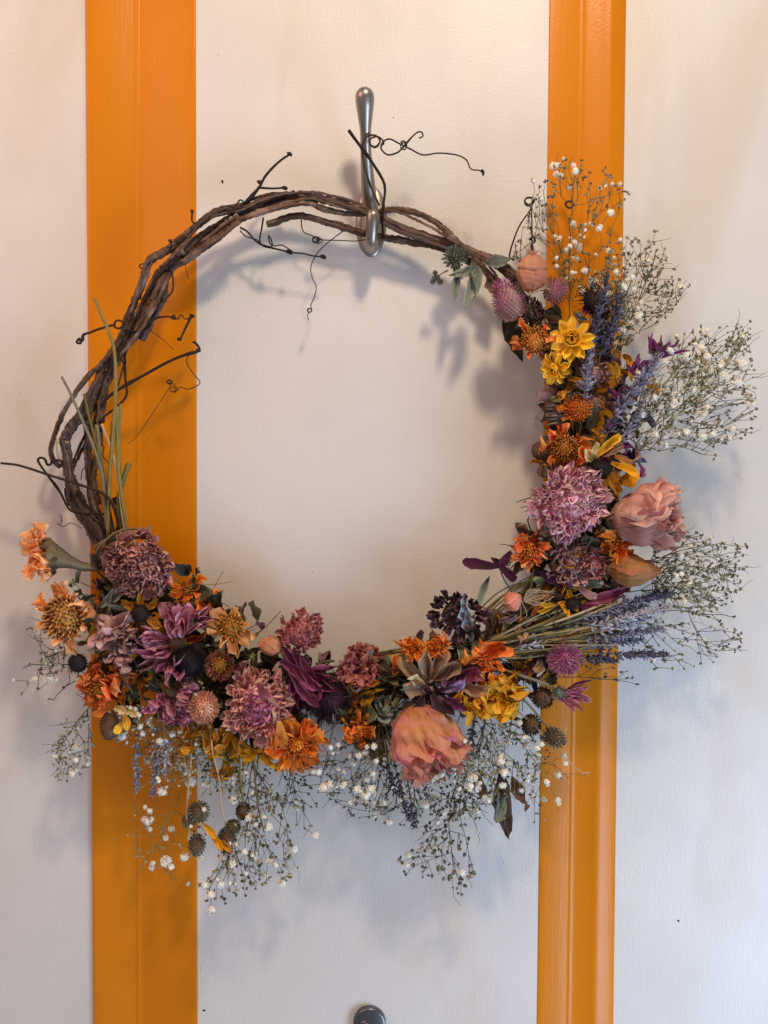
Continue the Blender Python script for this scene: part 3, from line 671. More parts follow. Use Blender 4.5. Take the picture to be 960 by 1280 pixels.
def florets(R, n, r, h, dome, mat, seed=0, jit=.25, spread=85):
    random.seed(seed); mb = MB(); mb.add(ball_t(R * .92, R * .92, R * dome * .9, 12, 6, .06, seed), rnd=.1)
    for i in range(n):
        t = (i + .5) / n; th = R_(spread) * t ** .5; a = i * 2.39996
        mx = RZ(a) @ TR(0, R * .93 * math.sin(th), R * dome * .88 * math.cos(th)) @ RX(-(th * .75) + random.uniform(-jit, jit)) @ RY(random.uniform(-jit, jit))
        s_ = random.uniform(.7, 1.25)
        mb.add(cone_t(r * s_, h * s_, 5, r * .75), mx)
    return mb.mesh('florets', mat)

def daisy(x, y, d, R, f, mat, label, n=11, disc=.42, dmat='ochre', nfl=70, name='marigold', W=.3, cr=.3, droop=0.0, seed=0, dome=.6, L=None, gap=0.0, fh=.16, shape='ray', cup=.5, skip=(), twist=0.0, rows=1):
    random.seed(seed + int(x * 3 + y))
    me = florets(R * disc, nfl, R * .035 * (1 if nfl > 40 else 1.4), R * fh, dome, dmat, seed)
    o = root(name, x, y, d, f, me, label, twist)
    k0 = random.randrange(100)
    for row in range(rows):
        for i in range(n):
            if (i, row) in skip or i in skip: continue
            a = 6.2832 * (i + .5 * row) / n + random.uniform(-.2, .2)
            if random.random() < gap: continue
            l = (R * (1 - disc * .6) if L is None else L * R) * random.uniform(.6, 1.25)
            me = petal_mesh('petal', mat, W=W * (0.8 + .2 * (i % 3)), shape=shape, cup=cup * (1 if i % 3 else -.7), curl=(.9, -.5, 1.3, .3, -1.1)[(i + k0) % 5] * cr * 2.2, ruf=cr * (.9 + .3 * (i % 3)), twist=(-1.3, .8, .2, 1.5, -.6)[(i + k0) % 5] * cr * 2, nu=6, nv=10, seed=(i * 7 + k0) % 12, side=(.1, -.12, .05)[i % 3])
            mx = RZ(a) @ TR(0, R * disc * .72, -R * .02 - row * R * .05) @ RX(-droop + random.uniform(-.5, .7)) @ RY(random.uniform(-.6, .6)) @ SC(l * random.uniform(.7, 1.25), l, l)
            link('petal', me, o, mx)
    # sepals behind
    sp = MB()
    for i in range(7):
        sp.add(petal_t(W=.25, shape='point', cup=.3, curl=.4, ruf=.1, seed=i), RZ(i * .9) @ TR(0, R * .12, -R * .16) @ SC(R * .42))
    link('calyx', sp.mesh('calyx', 'calyx'), o)
    return o

def cone_head(x, y, d, r, f, label, mat='black', h=1.1, name='coneflower', n=90, spike=.22, petals=0, pmat='gold', plen=1.4, seed=0, sp=.05, W=.26, cr=.3, pa=None):
    random.seed(seed + int(x + y)); mb = MB(); mb.add(ball_t(r * .88, r * .88, r * h * .9, 14, 9, .05, seed), rnd=.2)
    for i in range(n):
        t = (i + .5) / n; th = math.acos(1 - 1.75 * t); a = i * 2.39996
        mb.add(cone_t(r * sp, r * spike * random.uniform(.7, 1.3), 4, r * sp * .35), RZ(a) @ TR(0, r * .86 * math.sin(th), r * h * .88 * math.cos(th)) @ RX(-th + random.uniform(-.35, .35)) @ RY(random.uniform(-.3, .3)))
    o = root(name, x, y, d, f, mb.mesh(name, mat), label)
    for i in range(petals):
        a = (6.2832 * i / petals if pa is None else pa[i]) + random.uniform(-.15, .15); l = r * plen * random.uniform(.8, 1.2)
        me = petal_mesh('petal', pmat, W=W, shape='strap', cup=.5, curl=(-.6, .7, -1.1, .2)[i % 4] * cr * 3, ruf=cr * .6, twist=(.8, -.6, .3)[i % 3] * cr * 2, nu=4, nv=8, seed=i % 6)
        link('petal', me, o, RZ(a) @ TR(0, r * .7, -r * h * .35) @ RX(random.uniform(-.6, .3)) @ SC(l))
    return o

def bract_ball(x, y, d, r, f, mat, label, name='clover_head', n=110, L=.5, W=.13, h=1.15, curl=.3, seed=0, shape='point', th1=2.3, core=None, parts=False, start=0.0, cr=.6):
    """round head of stiff pointed bracts"""
    random.seed(seed + int(x))
    o = root(name, x, y, d, f, core_mesh(r * cr, r * cr * h, core or mat), label)
    mb = MB()
    for i in range(n):
        t = (i + .5) / n; th = start + (th1 - start) * t ** .62; a = i * 2.39996
        l = r * L * random.uniform(.85, 1.15)
        mx = RZ(a) @ TR(0, r * (cr - .04) * math.sin(th), r * (cr - .04) * h * math.cos(th)) @ RX(math.pi / 2 - th * .95 + random.uniform(-.12, .12)) @ SC(l)
        kw = dict(W=W, shape=shape, cup=.8, curl=curl, ruf=.05, nu=2, nv=4, seed=i % 5)
        if parts: link('petal', petal_mesh('petal', mat, **kw), o, mx)
        else: mb.add(petal_t(**kw), mx)
    if not parts: link('bracts', mb.mesh('bracts', mat), o, kind='stuff')
    return o

def rose(x, y, d, R, H, f, mat, label, layers=((1.0, 5, .9), (.82, 5, 1.0), (.62, 4, 1.02), (.4, 3, .98)), name='rose', flare=.25, seed=0, twist=0.0, sq=1.0, sepal='calyx', crumple=1.0, prof=None):
    """cup of overlapping petals; local z runs from calyx to mouth"""
    rg = np.random.RandomState(seed + int(x)); random.seed(seed + int(x))
    prof = prof or [(0, .22), (.12, .62), (.4, .98), (.7, .98), (1, .86)]
    mb = MB().add(ball_t(R * .3, R * .3, R * .25, 10, 6)); o = root(name, x, y, d, f, mb.mesh('hip', sepal), label, twist)
    for (lr, n, lh) in layers:
        for i in range(n):
            a0 = 6.2832 * i / n + rg.rand() * .6 + lr * 5; span = 3.6 / n * (1.15 if n > 3 else 1.5)
            nu, nv = 20, 20; V = []; U = []
            ph = rg.rand(8) * 6.28; hh = H * lh * rg.uniform(.86, 1.06); fl = flare * rg.uniform(.4, 1.5)
            for k in range(nv + 1):
                t = k / nv; w_ = np.interp(t, (0, .25, .6, .85, 1), (.35, .8, 1, .9, .62))
                for j in range(nu + 1):
                    s = 2 * j / nu - 1; a = a0 + s * span * w_
                    r = R * lr * np.interp(t, *zip(*prof))
                    r *= 1 + .10 * (j / nu - .5)   # one edge tucked under
                    r += R * crumple * (.05 * math.sin(s * 5 + ph[0] + t * 3) * t + .035 * math.sin(t * 11 + s * 3 + ph[1]) + .05 * t * math.sin(s * 10 + ph[2]) * abs(s) + .028 * math.sin(s * 17 + t * 3 + ph[5]) * (.4 + t) + .022 * math.sin(s * 31 - t * 5 + ph[6]) + .03 * math.sin(t * 17 + s * 6 + ph[7]) * t)
                    r += R * fl * max(0, t - .72) ** 1.3 * 4 * (1 + .5 * math.sin(s * 6 + ph[3]))
                    zz = hh * t - hh * .10 * s * s * t + R * .07 * crumple * math.sin(s * 8 + ph[4]) * t ** 3
                    V.append((r * math.cos(a), r * math.sin(a) * sq, zz)); U.append((j / nu, t))
            m = nu + 1
            F = [(p * m + q, p * m + q + 1, (p + 1) * m + q + 1, (p + 1) * m + q) for p in range(nv) for q in range(nu)]
            link('petal', MB().add((np.array(V), F, np.array(U)), rnd=rg.rand()).mesh('petal', mat), o)
    if sepal:
        sp = MB()
        for i in range(5):
            sp.add(petal_t(W=.16, shape='point', cup=.5, curl=-.5 if i % 2 else .3, ruf=.12, seed=i, nv=8), RZ(i * 1.257) @ TR(0, R * .2, 0) @ RX(.9) @ SC(R * 1.0))
        link('sepals', sp.mesh('sepals', sepal), o)
    return o

def leafp(x, y, d, L, W, f, ang, mat='leaf_dk', curl=.6, ruf=.12, cup=.3, name='leaf', shape='leaf', twist=0.0, label=None, seed=0, nv=12):
    """leaf from its foot at x, y; ang: direction in the picture, degrees, 0 right, 90 up; f tips it out of the door's plane"""
    me = MB().add(petal_t(W=W / L, shape=shape, cup=cup, curl=curl, ruf=ruf, twist=twist, nu=6, nv=nv, seed=seed), rnd=0.0).mesh(name, mat)
    # local Y -> direction in picture plane, local Z -> towards viewer
    a = R_(ang); yv = Vector((math.cos(a), -f, math.sin(a))).normalized(); zv = Vector((0, -1, 0)); zv = (zv - yv * zv.dot(yv)).normalized(); xv = yv.cross(zv)
    mx = Matrix((xv, yv, zv)).transposed().to_4x4()
    return link(name, me, wr, TR(*(P(x, y, d) - WL)) @ mx @ SC(L * K(d)), label)

def lavender(path, n, mat, r=3.6, label=None, stem_r=1.1, stem_mat_='dusty_stem', head=.5, seed=0, name='lavender_stem'):
    """stalk with whorls of small florets over its last part"""
    random.seed(seed + int(path[0][0] * 3 + path[-1][0]))
    C = crom(path, 8); W = wpts(C) - WLn; d0 = C[-1][2]; k = K(d0)
    o = link(name, MB().add(tube_t(W, stem_r * k, 5), rnd=0.0).mesh(name, stem_mat_), wr, label=label)
    L = np.concatenate([[0], np.cumsum(np.linalg.norm(np.diff(W, axis=0), axis=1))]); tot = L[-1]
    mb = MB(); hl = head * tot; npx = hl / k; rows = max(4, int(npx / 4.6))
    for i in range(rows):
        t = i / (rows - 1); s = tot - hl + hl * t
        # gaps between whorls near the foot
        if t < .3 and i % 2: continue
        c = np.array([np.interp(s, L, W[:, q]) for q in range(3)]); c2 = np.array([np.interp(s - hl * .04 - 1e-5, L, W[:, q]) for q in range(3)])
        ax = Vector(c - c2).normalized(); q = ax.to_track_quat('Z', 'Y').to_matrix().to_4x4()
        rr = r * (1.05 - .45 * t ** 3) * random.uniform(.85, 1.1)
        for j in range(n):
            a = 6.283 * j / n + random.uniform(-.4, .4) + i * .5
            l = rr * 2.0 * random.uniform(.8, 1.2)
            mx = TR(*c) @ q @ SC(k) @ RZ(a) @ TR(0, rr * .12, 0) @ RX(-random.uniform(.2, 1.25)) @ TR(0, 0, l * random.uniform(.35, .7))
            mb.add(ball_t(l * .19, l * .19, l * .52, 5, 4, .5, j + i), mx)
            if random.random() < .7:
                mb.add(petal_t(W=.35, shape='spoon', cup=.6, curl=.8, ruf=.2, nu=2, nv=3, seed=j), mx @ TR(0, 0, l * .3) @ RX(random.uniform(.3, 1.8)) @ SC(l * .55))
    link('florets', mb.mesh('florets', mat), o, kind='stuff')
    return o

# baby's breath ---------------------------------------------------------------
_blossoms = []
def blossom_meshes():
    for k in range(6):
        random.seed(50 + k); mb = MB(); n = (26, 20, 30, 22, 18, 32)[k]
        mb.add(ball_t(.72, .68, .62, 8, 6, .25, k, 0.6, 1), rnd=.5)
        for i in range(n):
            t = (i + .5) / n; th = math.acos(1 - 1.55 * t); a = i * 2.4
            mb.add(petal_t(W=.42, shape='ray', cup=.5, curl=(.9, .3, 1.4)[i % 3], ruf=.25, nu=2, nv=3, seed=i), RZ(a) @ TR(0, .42 * math.sin(th), .4 * math.cos(th)) @ RX(math.pi / 2 - th + random.uniform(-.4, .4)) @ SC(.58))
        _blossoms.append(mb.mesh('blossom', 'white_fl'))
blossom_meshes()
BUD = [ball_t(.9, .9, 1.1, 6, 4, .25, k) for k in range(5)]
OPENB = []
for k in range(4):   # a spent bud: a little cup of five teeth
    m_ = MB(); m_.add(ball_t(.62, .62, .7, 6, 4, .2, k, 0, .4), TR(0, 0, -.1))
    for i in range(5): m_.add(petal_t(W=.34, shape='point', cup=.4, curl=.5, ruf=.1, nu=2, nv=3, seed=i), RZ(i * 1.257) @ TR(0, .3, .1) @ RX(1.0) @ SC(1.25))
    OPENB.append((np.vstack(m_.V), m_.F, np.vstack(m_.U)))

def inpoly(x, y, P_):
    c = False; j = len(P_) - 1
    for i in range(len(P_)):
        if (P_[i][1] > y) != (P_[j][1] > y) and x < (P_[j][0] - P_[i][0]) * (y - P_[i][1]) / (P_[j][1] - P_[i][1]) + P_[i][0]: c = not c
        j = i
    return c
def breath(base, poly, n, pw=.2, d=(50, 85), mat='breath_stem', bud='bud_ol', seed=0, label=None, r=.52, rb=2.1, rw=(3.2, 4.8), cl=2.8, name='babys_breath_sprig', clump=0.5, mind=5.5, trunks=5):
    """branching sprig: grows from base so that its twigs end inside poly"""
    rg = random.Random(seed * 77 + int(base[0]))
    xs = [p[0] for p in poly]; ys = [p[1] for p in poly]; pts = []
    cen = []
    tries = 0
    while len(pts) < n and tries < n * 60:
        tries += 1
        if cen and rg.random() < clump:
            c = rg.choice(cen); x = c[0] + rg.gauss(0, 9); y = c[1] + rg.gauss(0, 9)
        else: x = rg.uniform(min(xs), max(xs)); y = rg.uniform(min(ys), max(ys))
        if not inpoly(x, y, poly): continue
        if any((x - p[0]) ** 2 + (y - p[1]) ** 2 < mind ** 2 for p in pts): continue
        pts.append((x, y, rg.uniform(*d)))
        if rg.random() < .18: cen.append((x, y))
    b = np.array(base, float)
    pts.sort(key=lambda p: -np.hypot(p[0] - b[0], p[1] - b[1]))
    # main branches reach for spread-out far targets first
    nodes = [b]; dist = [0.0]; edges = []
    def grow(T, lim=.82):
        T = np.array(T); dT = np.linalg.norm((T - b)[:2])
        A = np.array(nodes); D = np.linalg.norm(A - T, axis=1); db = np.linalg.norm((A - b)[:, :2], axis=1)
        tp = (T - b)[:2] / (dT + 1e-6)
        along = ((A - b)[:, :2] @ tp)
        cost = D + .12 * np.array(dist) + np.where(along > dT * .9, 1e4, 0)
        i = int(np.argmin(cost)); p0 = nodes[i]; L = D[i]
        k = max(1, int(L / 13)); idx = i; seq = [p0]
        perp = np.array([-(T - p0)[1], (T - p0)[0], 0]) / (L + 1e-6); bow = rg.uniform(-.10, .10) * L
        prev = i
        for q in range(1, k + 1):
            u = q / k; pt = p0 + (T - p0) * u + perp * bow * math.sin(math.pi * u) + np.array([rg.gauss(0, .9), rg.gauss(0, .9), rg.gauss(0, .9)]) * (u < 1)
            nodes.append(pt); dist.append(dist[prev] + L / k); prev = len(nodes) - 1; seq.append(pt)
        edges.append((seq, dist[i]))
    far = pts[:max(trunks * 3, 6)]; first = rg.sample(far, min(trunks, len(far)))
    for T in first: grow(T)
    for T in sorted([p for p in pts if p not in first], key=lambda p: np.hypot(p[0] - b[0], p[1] - b[1])): grow(T)
    for q in range(len(pts) // 4):     # broken, bare side twigs
        p0 = nodes[rg.randrange(len(nodes))]; a = math.atan2(*(p0 - b)[[1, 0]]) + rg.uniform(-1.1, 1.1); l = rg.uniform(7, 24)
        m0 = p0 + np.array([math.cos(a), math.sin(a), rg.uniform(-.3, .3)]) * l * .5 + np.array([rg.gauss(0, 1), rg.gauss(0, 1), 0])
        edges.append(([p0, m0, p0 + np.array([math.cos(a + rg.uniform(-.3, .3)), math.sin(a), rg.uniform(-.3, .3)]) * l], max(dist)))
    mb = MB(); mx_d = max(dist) + 1e-6
    for seq, ds in edges:
        C = np.array(seq); W = wpts(C) - WLn; kk = K(C[0][2])
        r0 = r * (1.3 - .7 * ds / mx_d) * kk
        mb.add(tube_t(W, np.linspace(r0, r0 * .7, len(W)), 4, cap=False))
    o = link(name, mb.mesh(name, mat), wr, label=label)
    bm = MB()
    for (x, y, dd) in pts:
        kk = K(dd); c = P(x, y, dd) - WL
        if rg.random() < pw * .85 + .01:
            for q in range(1 if rg.random() < .6 else 2):
                s_ = rg.uniform(*rw) * rg.choice((.65, .85, 1.05, 1.35)); off = Vector((rg.gauss(0, 3.5), rg.gauss(0, 2), rg.gauss(0, 3.5))) * kk * q
                link('blossom', rg.choice(_blossoms), o, TR(*(c + off)) @ Euler((rg.uniform(.6, 2.4), rg.uniform(-.8, .8), rg.uniform(0, 6))).to_matrix().to_4x4() @ SC(s_ * kk))
        m = rg.choice((1, 1, 2, 2, 3, 4)) if cl > 2 else rg.choice((0, 1, 1, 2))
        for q in range(m):
            off = Vector((rg.gauss(0, cl), rg.gauss(0, cl * .7), rg.gauss(0, cl))) * kk * (1 if q else .3)
            s_ = rb * rg.uniform(.65, 1.15) * kk
            R3 = Euler((rg.uniform(0, 3), rg.uniform(0, 3), rg.uniform(0, 6))).to_matrix().to_4x4()
            bm.add(rg.choice(OPENB) if rg.random() < .45 else rg.choice(BUD), TR(*(c + off)) @ R3 @ SC(s_), rg.random())
            if off.length > 1.5 * kk:
                bm.add(tube_t(np.array([c, c + off * .5 + Vector((0, 0, .4 * kk)), c + off]), .35 * kk, 3, cap=False), rnd=.1)
    link('buds', bm.mesh('buds', bud), o, kind='stuff')
    return o

# ------------------------------------------------------------------ planting: far layer first
# tangle of stalks and withered leaves lying along the ring, behind the flowers
ring = crom([(128, 700, 50), (160, 770, 50), (210, 830, 50), (270, 862, 50), (340, 868, 50), (420, 866, 48), (500, 848, 48), (570, 828, 48), (630, 795, 50), (690, 745, 52), (722, 690, 52), (725, 620, 54), (716, 550, 54), (708, 480, 54), (690, 420, 52), (668, 380, 50)], 10)
random.seed(11)
def ring_at(u):
    q = u * (len(ring) - 1); i = min(int(q), len(ring) - 2); p = ring[i] + (ring[i + 1] - ring[i]) * (q - i)
    t = ring[i + 1] - ring[i]; t = t / np.linalg.norm(t[:2]); return p, t
for i in range(270):
    u = random.random() * .98 + .01; p, t = ring_at(u)
    wdt = 34 if u < .35 else (20 if u < .5 else (26 if u < .82 else 13))
    off = random.gauss(0, .5) * wdt; nrm = (-t[1], t[0])
    x, y = p[0] + nrm[0] * off, p[1] + nrm[1] * off
    a = random.uniform(0, 360)
    L = random.uniform(18, 46) * (0.7 if u > .82 else 1)
    leafp(x, y, random.uniform(34, 72), L, L * random.uniform(.16, .32), random.uniform(-.5, .7), a, random.choice(['leaf_dk', 'leaf_dk', 'leaf_br', 'leaf_br', 'leaf_ol', 'leaf_gr']), random.uniform(-1.2, 1.4), random.uniform(.08, .25), random.uniform(.2, .9), 'withered_leaf', random.choice(['leaf', 'blade', 'strap']), random.uniform(-1.5, 1.5), None, i, 9)
for i in range(200):
    u0 = random.uniform(0, .9); u1 = min(.99, u0 + random.uniform(.07, .2)); um = (u0 + u1) / 2
    pts = []
    for u in (u0, um, u1):
        p, t = ring_at(u); off = random.gauss(0, 12 if u < .35 else (8 if u < .82 else 5)); pts.append((p[0] - t[1] * off, p[1] + t[0] * off, random.uniform(38, 74)))
    stalk('stem', pts, random.uniform(.8, 2.0), random.choice(['brown_stem', 'green_stem', 'dusty_stem', 'brown_stem', 'straw_stem', 'bark_dark']), 5, None, .05, per=6)

FILLS = [([(104, 742), (150, 726), (232, 740), (250, 850), (232, 912), (180, 900), (120, 880), (112, 820)], 170, (40, 84), ('leaf_dk', 'leaf_br', 'leaf_ol', 'gold', 'darkpom', 'orange_dk', 'leaf_gr')),
 ([(232, 722), (296, 752), (350, 800), (420, 830), (430, 900), (350, 930), (250, 900)], 170, (40, 82), ('leaf_dk', 'leaf_br', 'leaf_ol', 'darkpom', 'leaf_br')),
 ([(420, 832), (500, 812), (600, 800), (680, 760), (700, 830), (640, 880), (520, 890), (430, 905)], 150, (40, 76), ('leaf_dk', 'leaf_br', 'leaf_ol', 'darkpom', 'leaf_gr', 'tanpetal')),
 ([(650, 690), (690, 580), (770, 590), (775, 760), (690, 772)], 120, (44, 80), ('leaf_dk', 'leaf_br', 'dusty_mauve', 'tanpetal', 'leaf_gr', 'darkpom')),
 ([(676, 400), (700, 450), (690, 560), (800, 590), (800, 500), (780, 430), (760, 350), (735, 370), (730, 440)], 130, (40, 72), ('leaf_br', 'leaf_gr', 'dusty_mauve', 'lavender_dk', 'purple', 'leaf_ol', 'gold', 'tanpetal'))]
def inpoly0(x, y, Q):
    c = False; j = len(Q) - 1
    for i in range(len(Q)):
        if (Q[i][1] > y) != (Q[j][1] > y) and x < (Q[j][0] - Q[i][0]) * (y - Q[i][1]) / (Q[j][1] - Q[i][1]) + Q[i][0]: c = not c
        j = i
    return c
for poly, n, dr, mats in FILLS:
    xs = [p[0] for p in poly]; ys = [p[1] for p in poly]; k = 0
    while k < n:
        x, y = random.uniform(min(xs), max(xs)), random.uniform(min(ys), max(ys))
        if not inpoly0(x, y, poly): continue
        k += 1; L = random.uniform(14, 34)
        leafp(x, y, random.uniform(*dr), L, L * random.uniform(.14, .38), random.uniform(-.5, .8), random.uniform(0, 360), random.choice(mats), random.uniform(-1.6, 1.8), random.uniform(.15, .4), random.uniform(.3, 1.3), 'withered_leaf', random.choice(['leaf', 'ray', 'strap', 'blade', 'lobed']), random.uniform(-2.2, 2.2), None, k, 9)
        if k % 3 == 0:
            a = random.uniform(0, 6.28); l = random.uniform(20, 50); z = random.uniform(*dr)
            stalk('stem', [(x, y, z), (x + l * .5 * math.cos(a) + random.gauss(0, 3), y + l * .5 * math.sin(a) + random.gauss(0, 3), z + 4), (x + l * math.cos(a), y + l * math.sin(a), z + random.uniform(-10, 12))], random.uniform(.5, 1.3), random.choice(['brown_stem', 'green_stem', 'dusty_stem', 'straw_stem']), 4, .5, per=4)

# twine bindings
def wrap(cx, cy, rx, rd, ang, n, width, mat, d=52, r=1.6, name='twine'):
    """turns of twine round a bundle that runs along ang"""
    c, s_ = math.cos(R_(ang)), math.sin(R_(ang))
    for k in range(n):
        off = (k / (max(1, n - 1)) - .5) * width + random.uniform(-.6, .6); sk = random.uniform(-.18, .18); pts = []
        for q in range(17):
            a = 6.283 * q / 16; lx = rx * math.cos(a) * random.uniform(.96, 1.04)
            pts.append((cx + c * off - s_ * lx + c * sk * lx, cy + s_ * off + c * lx + s_ * sk * lx, d + rd * math.sin(a)))
        stalk(name, pts, r * random.uniform(.8, 1.15), mat, 7, None, .12, per=3)
wrap(143, 680, 24, 22, 62, 7, 20, 'twine', 56, 2.1)
wrap(694, 514, 11, 18, 84, 8, 30, 'twine_grey', 56, 2.1)
wrap(690, 546, 9, 14, 70, 3, 8, 'twine_grey', 52, 2.0)
wrap(404, 832, 14, 16, 10, 4, 9, 'twine', 46, 1.8)
stalk('twine', [(128, 686, 80), (134, 674, 84), (150, 664, 84), (168, 661, 80), (182, 664, 74)], 2.0, 'twine', 7, 1.4, .15)
stalk('twine', [(122, 700, 74), (121, 690, 78), (130, 678, 82), (146, 670, 82)], 2.2, 'twine', 7, 1.8, .15)
stalk('twine', [(380, 844, 66), (392, 838, 70), (402, 828, 70), (418, 826, 64)], 2.0, 'twine', 7, 1.6, .15)

# ---------------- baby's breath
breath((716, 470, 54), [(652, 232), (700, 198), (742, 190), (790, 236), (776, 262), (764, 300), (760, 360), (700, 372), (690, 330), (662, 300)], 120, .34, (36, 74), 'breath_stem', 'bud_ol', 1, label='tall airy sprig standing against the orange moulding at the top right', trunks=9, clump=.45)
breath((652, 372, 54), [(636, 300), (660, 262), (686, 300), (694, 330), (640, 326)], 12, .25, (50, 62), 'breath_stem_dark', 'bud_ol', 2, trunks=3)
breath((738, 486, 56), [(742, 350), (770, 300), (820, 290), (862, 358), (840, 392), (800, 415), (770, 440), (740, 400)], 160, .20, (44, 84), 'breath_stem', 'bud_ol', 3, trunks=9, clump=.5)
breath((742, 480, 60), [(750, 345), (790, 350), (800, 395), (775, 430), (765, 400)], 45, .34, (60, 84), 'breath_stem', 'bud_lt', 4, trunks=5)
breath((744, 604, 56), [(800, 488), (828, 452), (846, 420), (900, 398), (938, 402), (948, 460), (948, 545), (915, 548), (888, 578), (850, 560), (806, 572), (790, 540)], 235, .28, (50, 96), 'breath_stem', 'bud_ol', 5, label='fullest sprig fanning out over the right panel', trunks=13, clump=.5, rw=(3.6, 5.6), mind=5)
breath((760, 560, 66), [(790, 470), (830, 450), (880, 430), (930, 420), (925, 500), (860, 540), (800, 560)], 120, .32, (64, 104), 'green_stem', 'bud_lt', 6, trunks=8, r=.65, rw=(3.6, 6), mind=5)
breath((772, 470, 60), [(800, 330), (850, 350), (862, 362), (840, 372), (815, 360)], 12, .1, (50, 70), 'breath_stem_dark', 'bud_dk', 7, trunks=2)
breath((752, 720, 56), [(818, 680), (850, 655), (890, 672), (938, 680), (932, 715), (926, 745), (880, 775), (830, 760), (812, 720)], 165, .05, (44, 84), 'breath_stem', 'bud_ol', 8, label='brownish sprig of spent buds spreading right below the pink rose', trunks=12, clump=.5, cl=2.2, mind=5)
breath((760, 742, 60), [(810, 700), (860, 690), (900, 715), (880, 760), (820, 765)], 95, .12, (60, 90), 'breath_stem', 'bud_lt', 9, trunks=6, cl=2.2)
breath((700, 800, 54), [(800, 770), (850, 780), (925, 770), (930, 815), (860, 840), (810, 835)], 52, .06, (48, 80), 'breath_stem_dark', 'bud_ol', 10, trunks=8)
breath((640, 852, 50), [(740, 830), (790, 838), (800, 862), (770, 850), (740, 850)], 10, 0, (50, 64), 'breath_stem_dark', 'bud_dk', 11, trunks=3)
# bottom middle
breath((480, 868, 56), [(392, 950), (430, 925), (500, 935), (560, 975), (560, 1028), (500, 1034), (440, 1020), (402, 992)], 175, .42, (56, 104), 'breath_stem_dark', 'bud_dk', 12, label='dense white-flecked sprig hanging below the middle of the wreath', trunks=13, clump=.5, rw=(3.6, 5.6), mind=5.2)
breath((610, 862, 56), [(560, 935), (620, 900), (672, 905), (690, 955), (640, 1000), (590, 1018), (556, 1010)], 140, .32, (56, 100), 'green_stem', 'bud_dk', 13, trunks=14, mind=5.2, r=.7)
breath((575, 960, 66), [(492, 1082), (530, 1050), (548, 985), (600, 985), (598, 1040), (596, 1100), (575, 1118), (552, 1104), (520, 1100)], 85, .22, (56, 90), 'breath_stem_dark', 'bud_dk', 14, trunks=8, rb=2.6)
breath((625, 900, 60), [(676, 960), (700, 940), (738, 966), (712, 985), (690, 1020), (668, 1030), (655, 1000)], 24, .28, (56, 84), 'straw_stem', 'bud_ol', 15, trunks=5, cl=1.5)
breath((420, 880, 52), [(250, 1100), (282, 1040), (330, 1010), (378, 1040), (365, 1070), (372, 1096), (300, 1118), (262, 1132)], 60, .32, (44, 84), 'breath_stem_dark', 'bud_dk', 16, trunks=7, rw=(4, 6.2), clump=.7) if False else None
breath((318, 888, 60), [(252, 1106), (268, 1090), (300, 1012), (338, 985), (372, 1002), (372, 1098), (330, 1112), (300, 1112), (262, 1140)], 110, .40, (56, 100), 'breath_stem_dark', 'bud_ol', 16, label='white and olive sprig hanging over the middle panel at the lower left', trunks=8, rw=(3.6, 5.4), clump=.65, rb=2.6)
breath((352, 918, 58), [(330, 960), (380, 940), (420, 965), (392, 1010), (426, 1062), (402, 1050), (370, 1030), (345, 1000)], 34, .2, (56, 84), 'breath_stem_dark', 'bud_dk', 17, trunks=5)
breath((300, 900, 56), [(280, 950), (330, 950), (345, 1000), (300, 1010), (280, 990)], 34, .3, (56, 84), 'breath_stem_dark', 'bud_ol', 18, trunks=6)
# bottom left
breath((212, 886, 58), [(150, 1008), (170, 960), (215, 950), (262, 980), (262, 1040), (245, 1106), (212, 1114), (186, 1100), (160, 1064)], 66, .34, (50, 96), 'straw_stem', 'bud_lt', 19, label='sprig of round white blossoms hanging in front of the left orange moulding', trunks=10, clump=.45, rw=(3.8, 6.2), cl=1.6)
breath((215, 868, 60), [(160, 905), (250, 900), (262, 950), (225, 985), (172, 965)], 110, .12, (60, 92), 'green_stem', 'bud_lt', 20, trunks=12, mind=4.5, clump=.6)
breath((250, 880, 60), [(235, 930), (290, 925), (300, 980), (260, 1000)], 40, .2, (60, 92), 'breath_stem', 'bud_ol', 21, trunks=6)
breath((125, 830, 60), [(12, 862), (28, 820), (60, 800), (104, 790), (104, 850), (84, 876), (40, 872)], 22, .22, (50, 80), 'breath_stem_dark', 'bud_ol', 22, label='sparse sprig reaching left over the plain panel', trunks=7, r=.6, cl=1.6)
breath((112, 800, 64), [(36, 775), (60, 765), (84, 780), (80, 850), (52, 852), (40, 800)], 40, .30, (66, 92), 'breath_stem', 'bud_lt', 23, trunks=5)
breath((120, 876, 60), [(62, 940), (78, 905), (110, 890), (118, 925), (108, 962), (80, 984), (70, 965)], 58, .30, (54, 88), 'breath_stem', 'bud_lt', 24, trunks=6, clump=.6)
breath((150, 880, 70), [(130, 890), (180, 880), (200, 920), (165, 935), (140, 920)], 40, .3, (84, 104), 'breath_stem', 'bud_lt', 25, trunks=4)
breath((230, 850, 84), [(212, 860), (256, 850), (262, 890), (230, 905)], 22, .2, (96, 108), 'breath_stem', 'bud_lt', 26, trunks=4)
breath((620, 850, 70), [(560, 930), (600, 940), (640, 920), (640, 960), (600, 990), (560, 985)], 34, .5, (96, 116), 'breath_stem', 'bud_lt', 27, trunks=6, rw=(3.8, 5.6))
breath((660, 830, 64), [(660, 780), (720, 770), (740, 800), (700, 810)], 16, .2, (70, 90), 'breath_stem', 'bud_lt', 28, trunks=3)

breath((530, 880, 84), [(500, 905), (560, 900), (590, 935), (560, 985), (510, 975)], 13, .7, (112, 126), 'breath_stem', 'bud_ol', 29, trunks=4, cl=1.2)
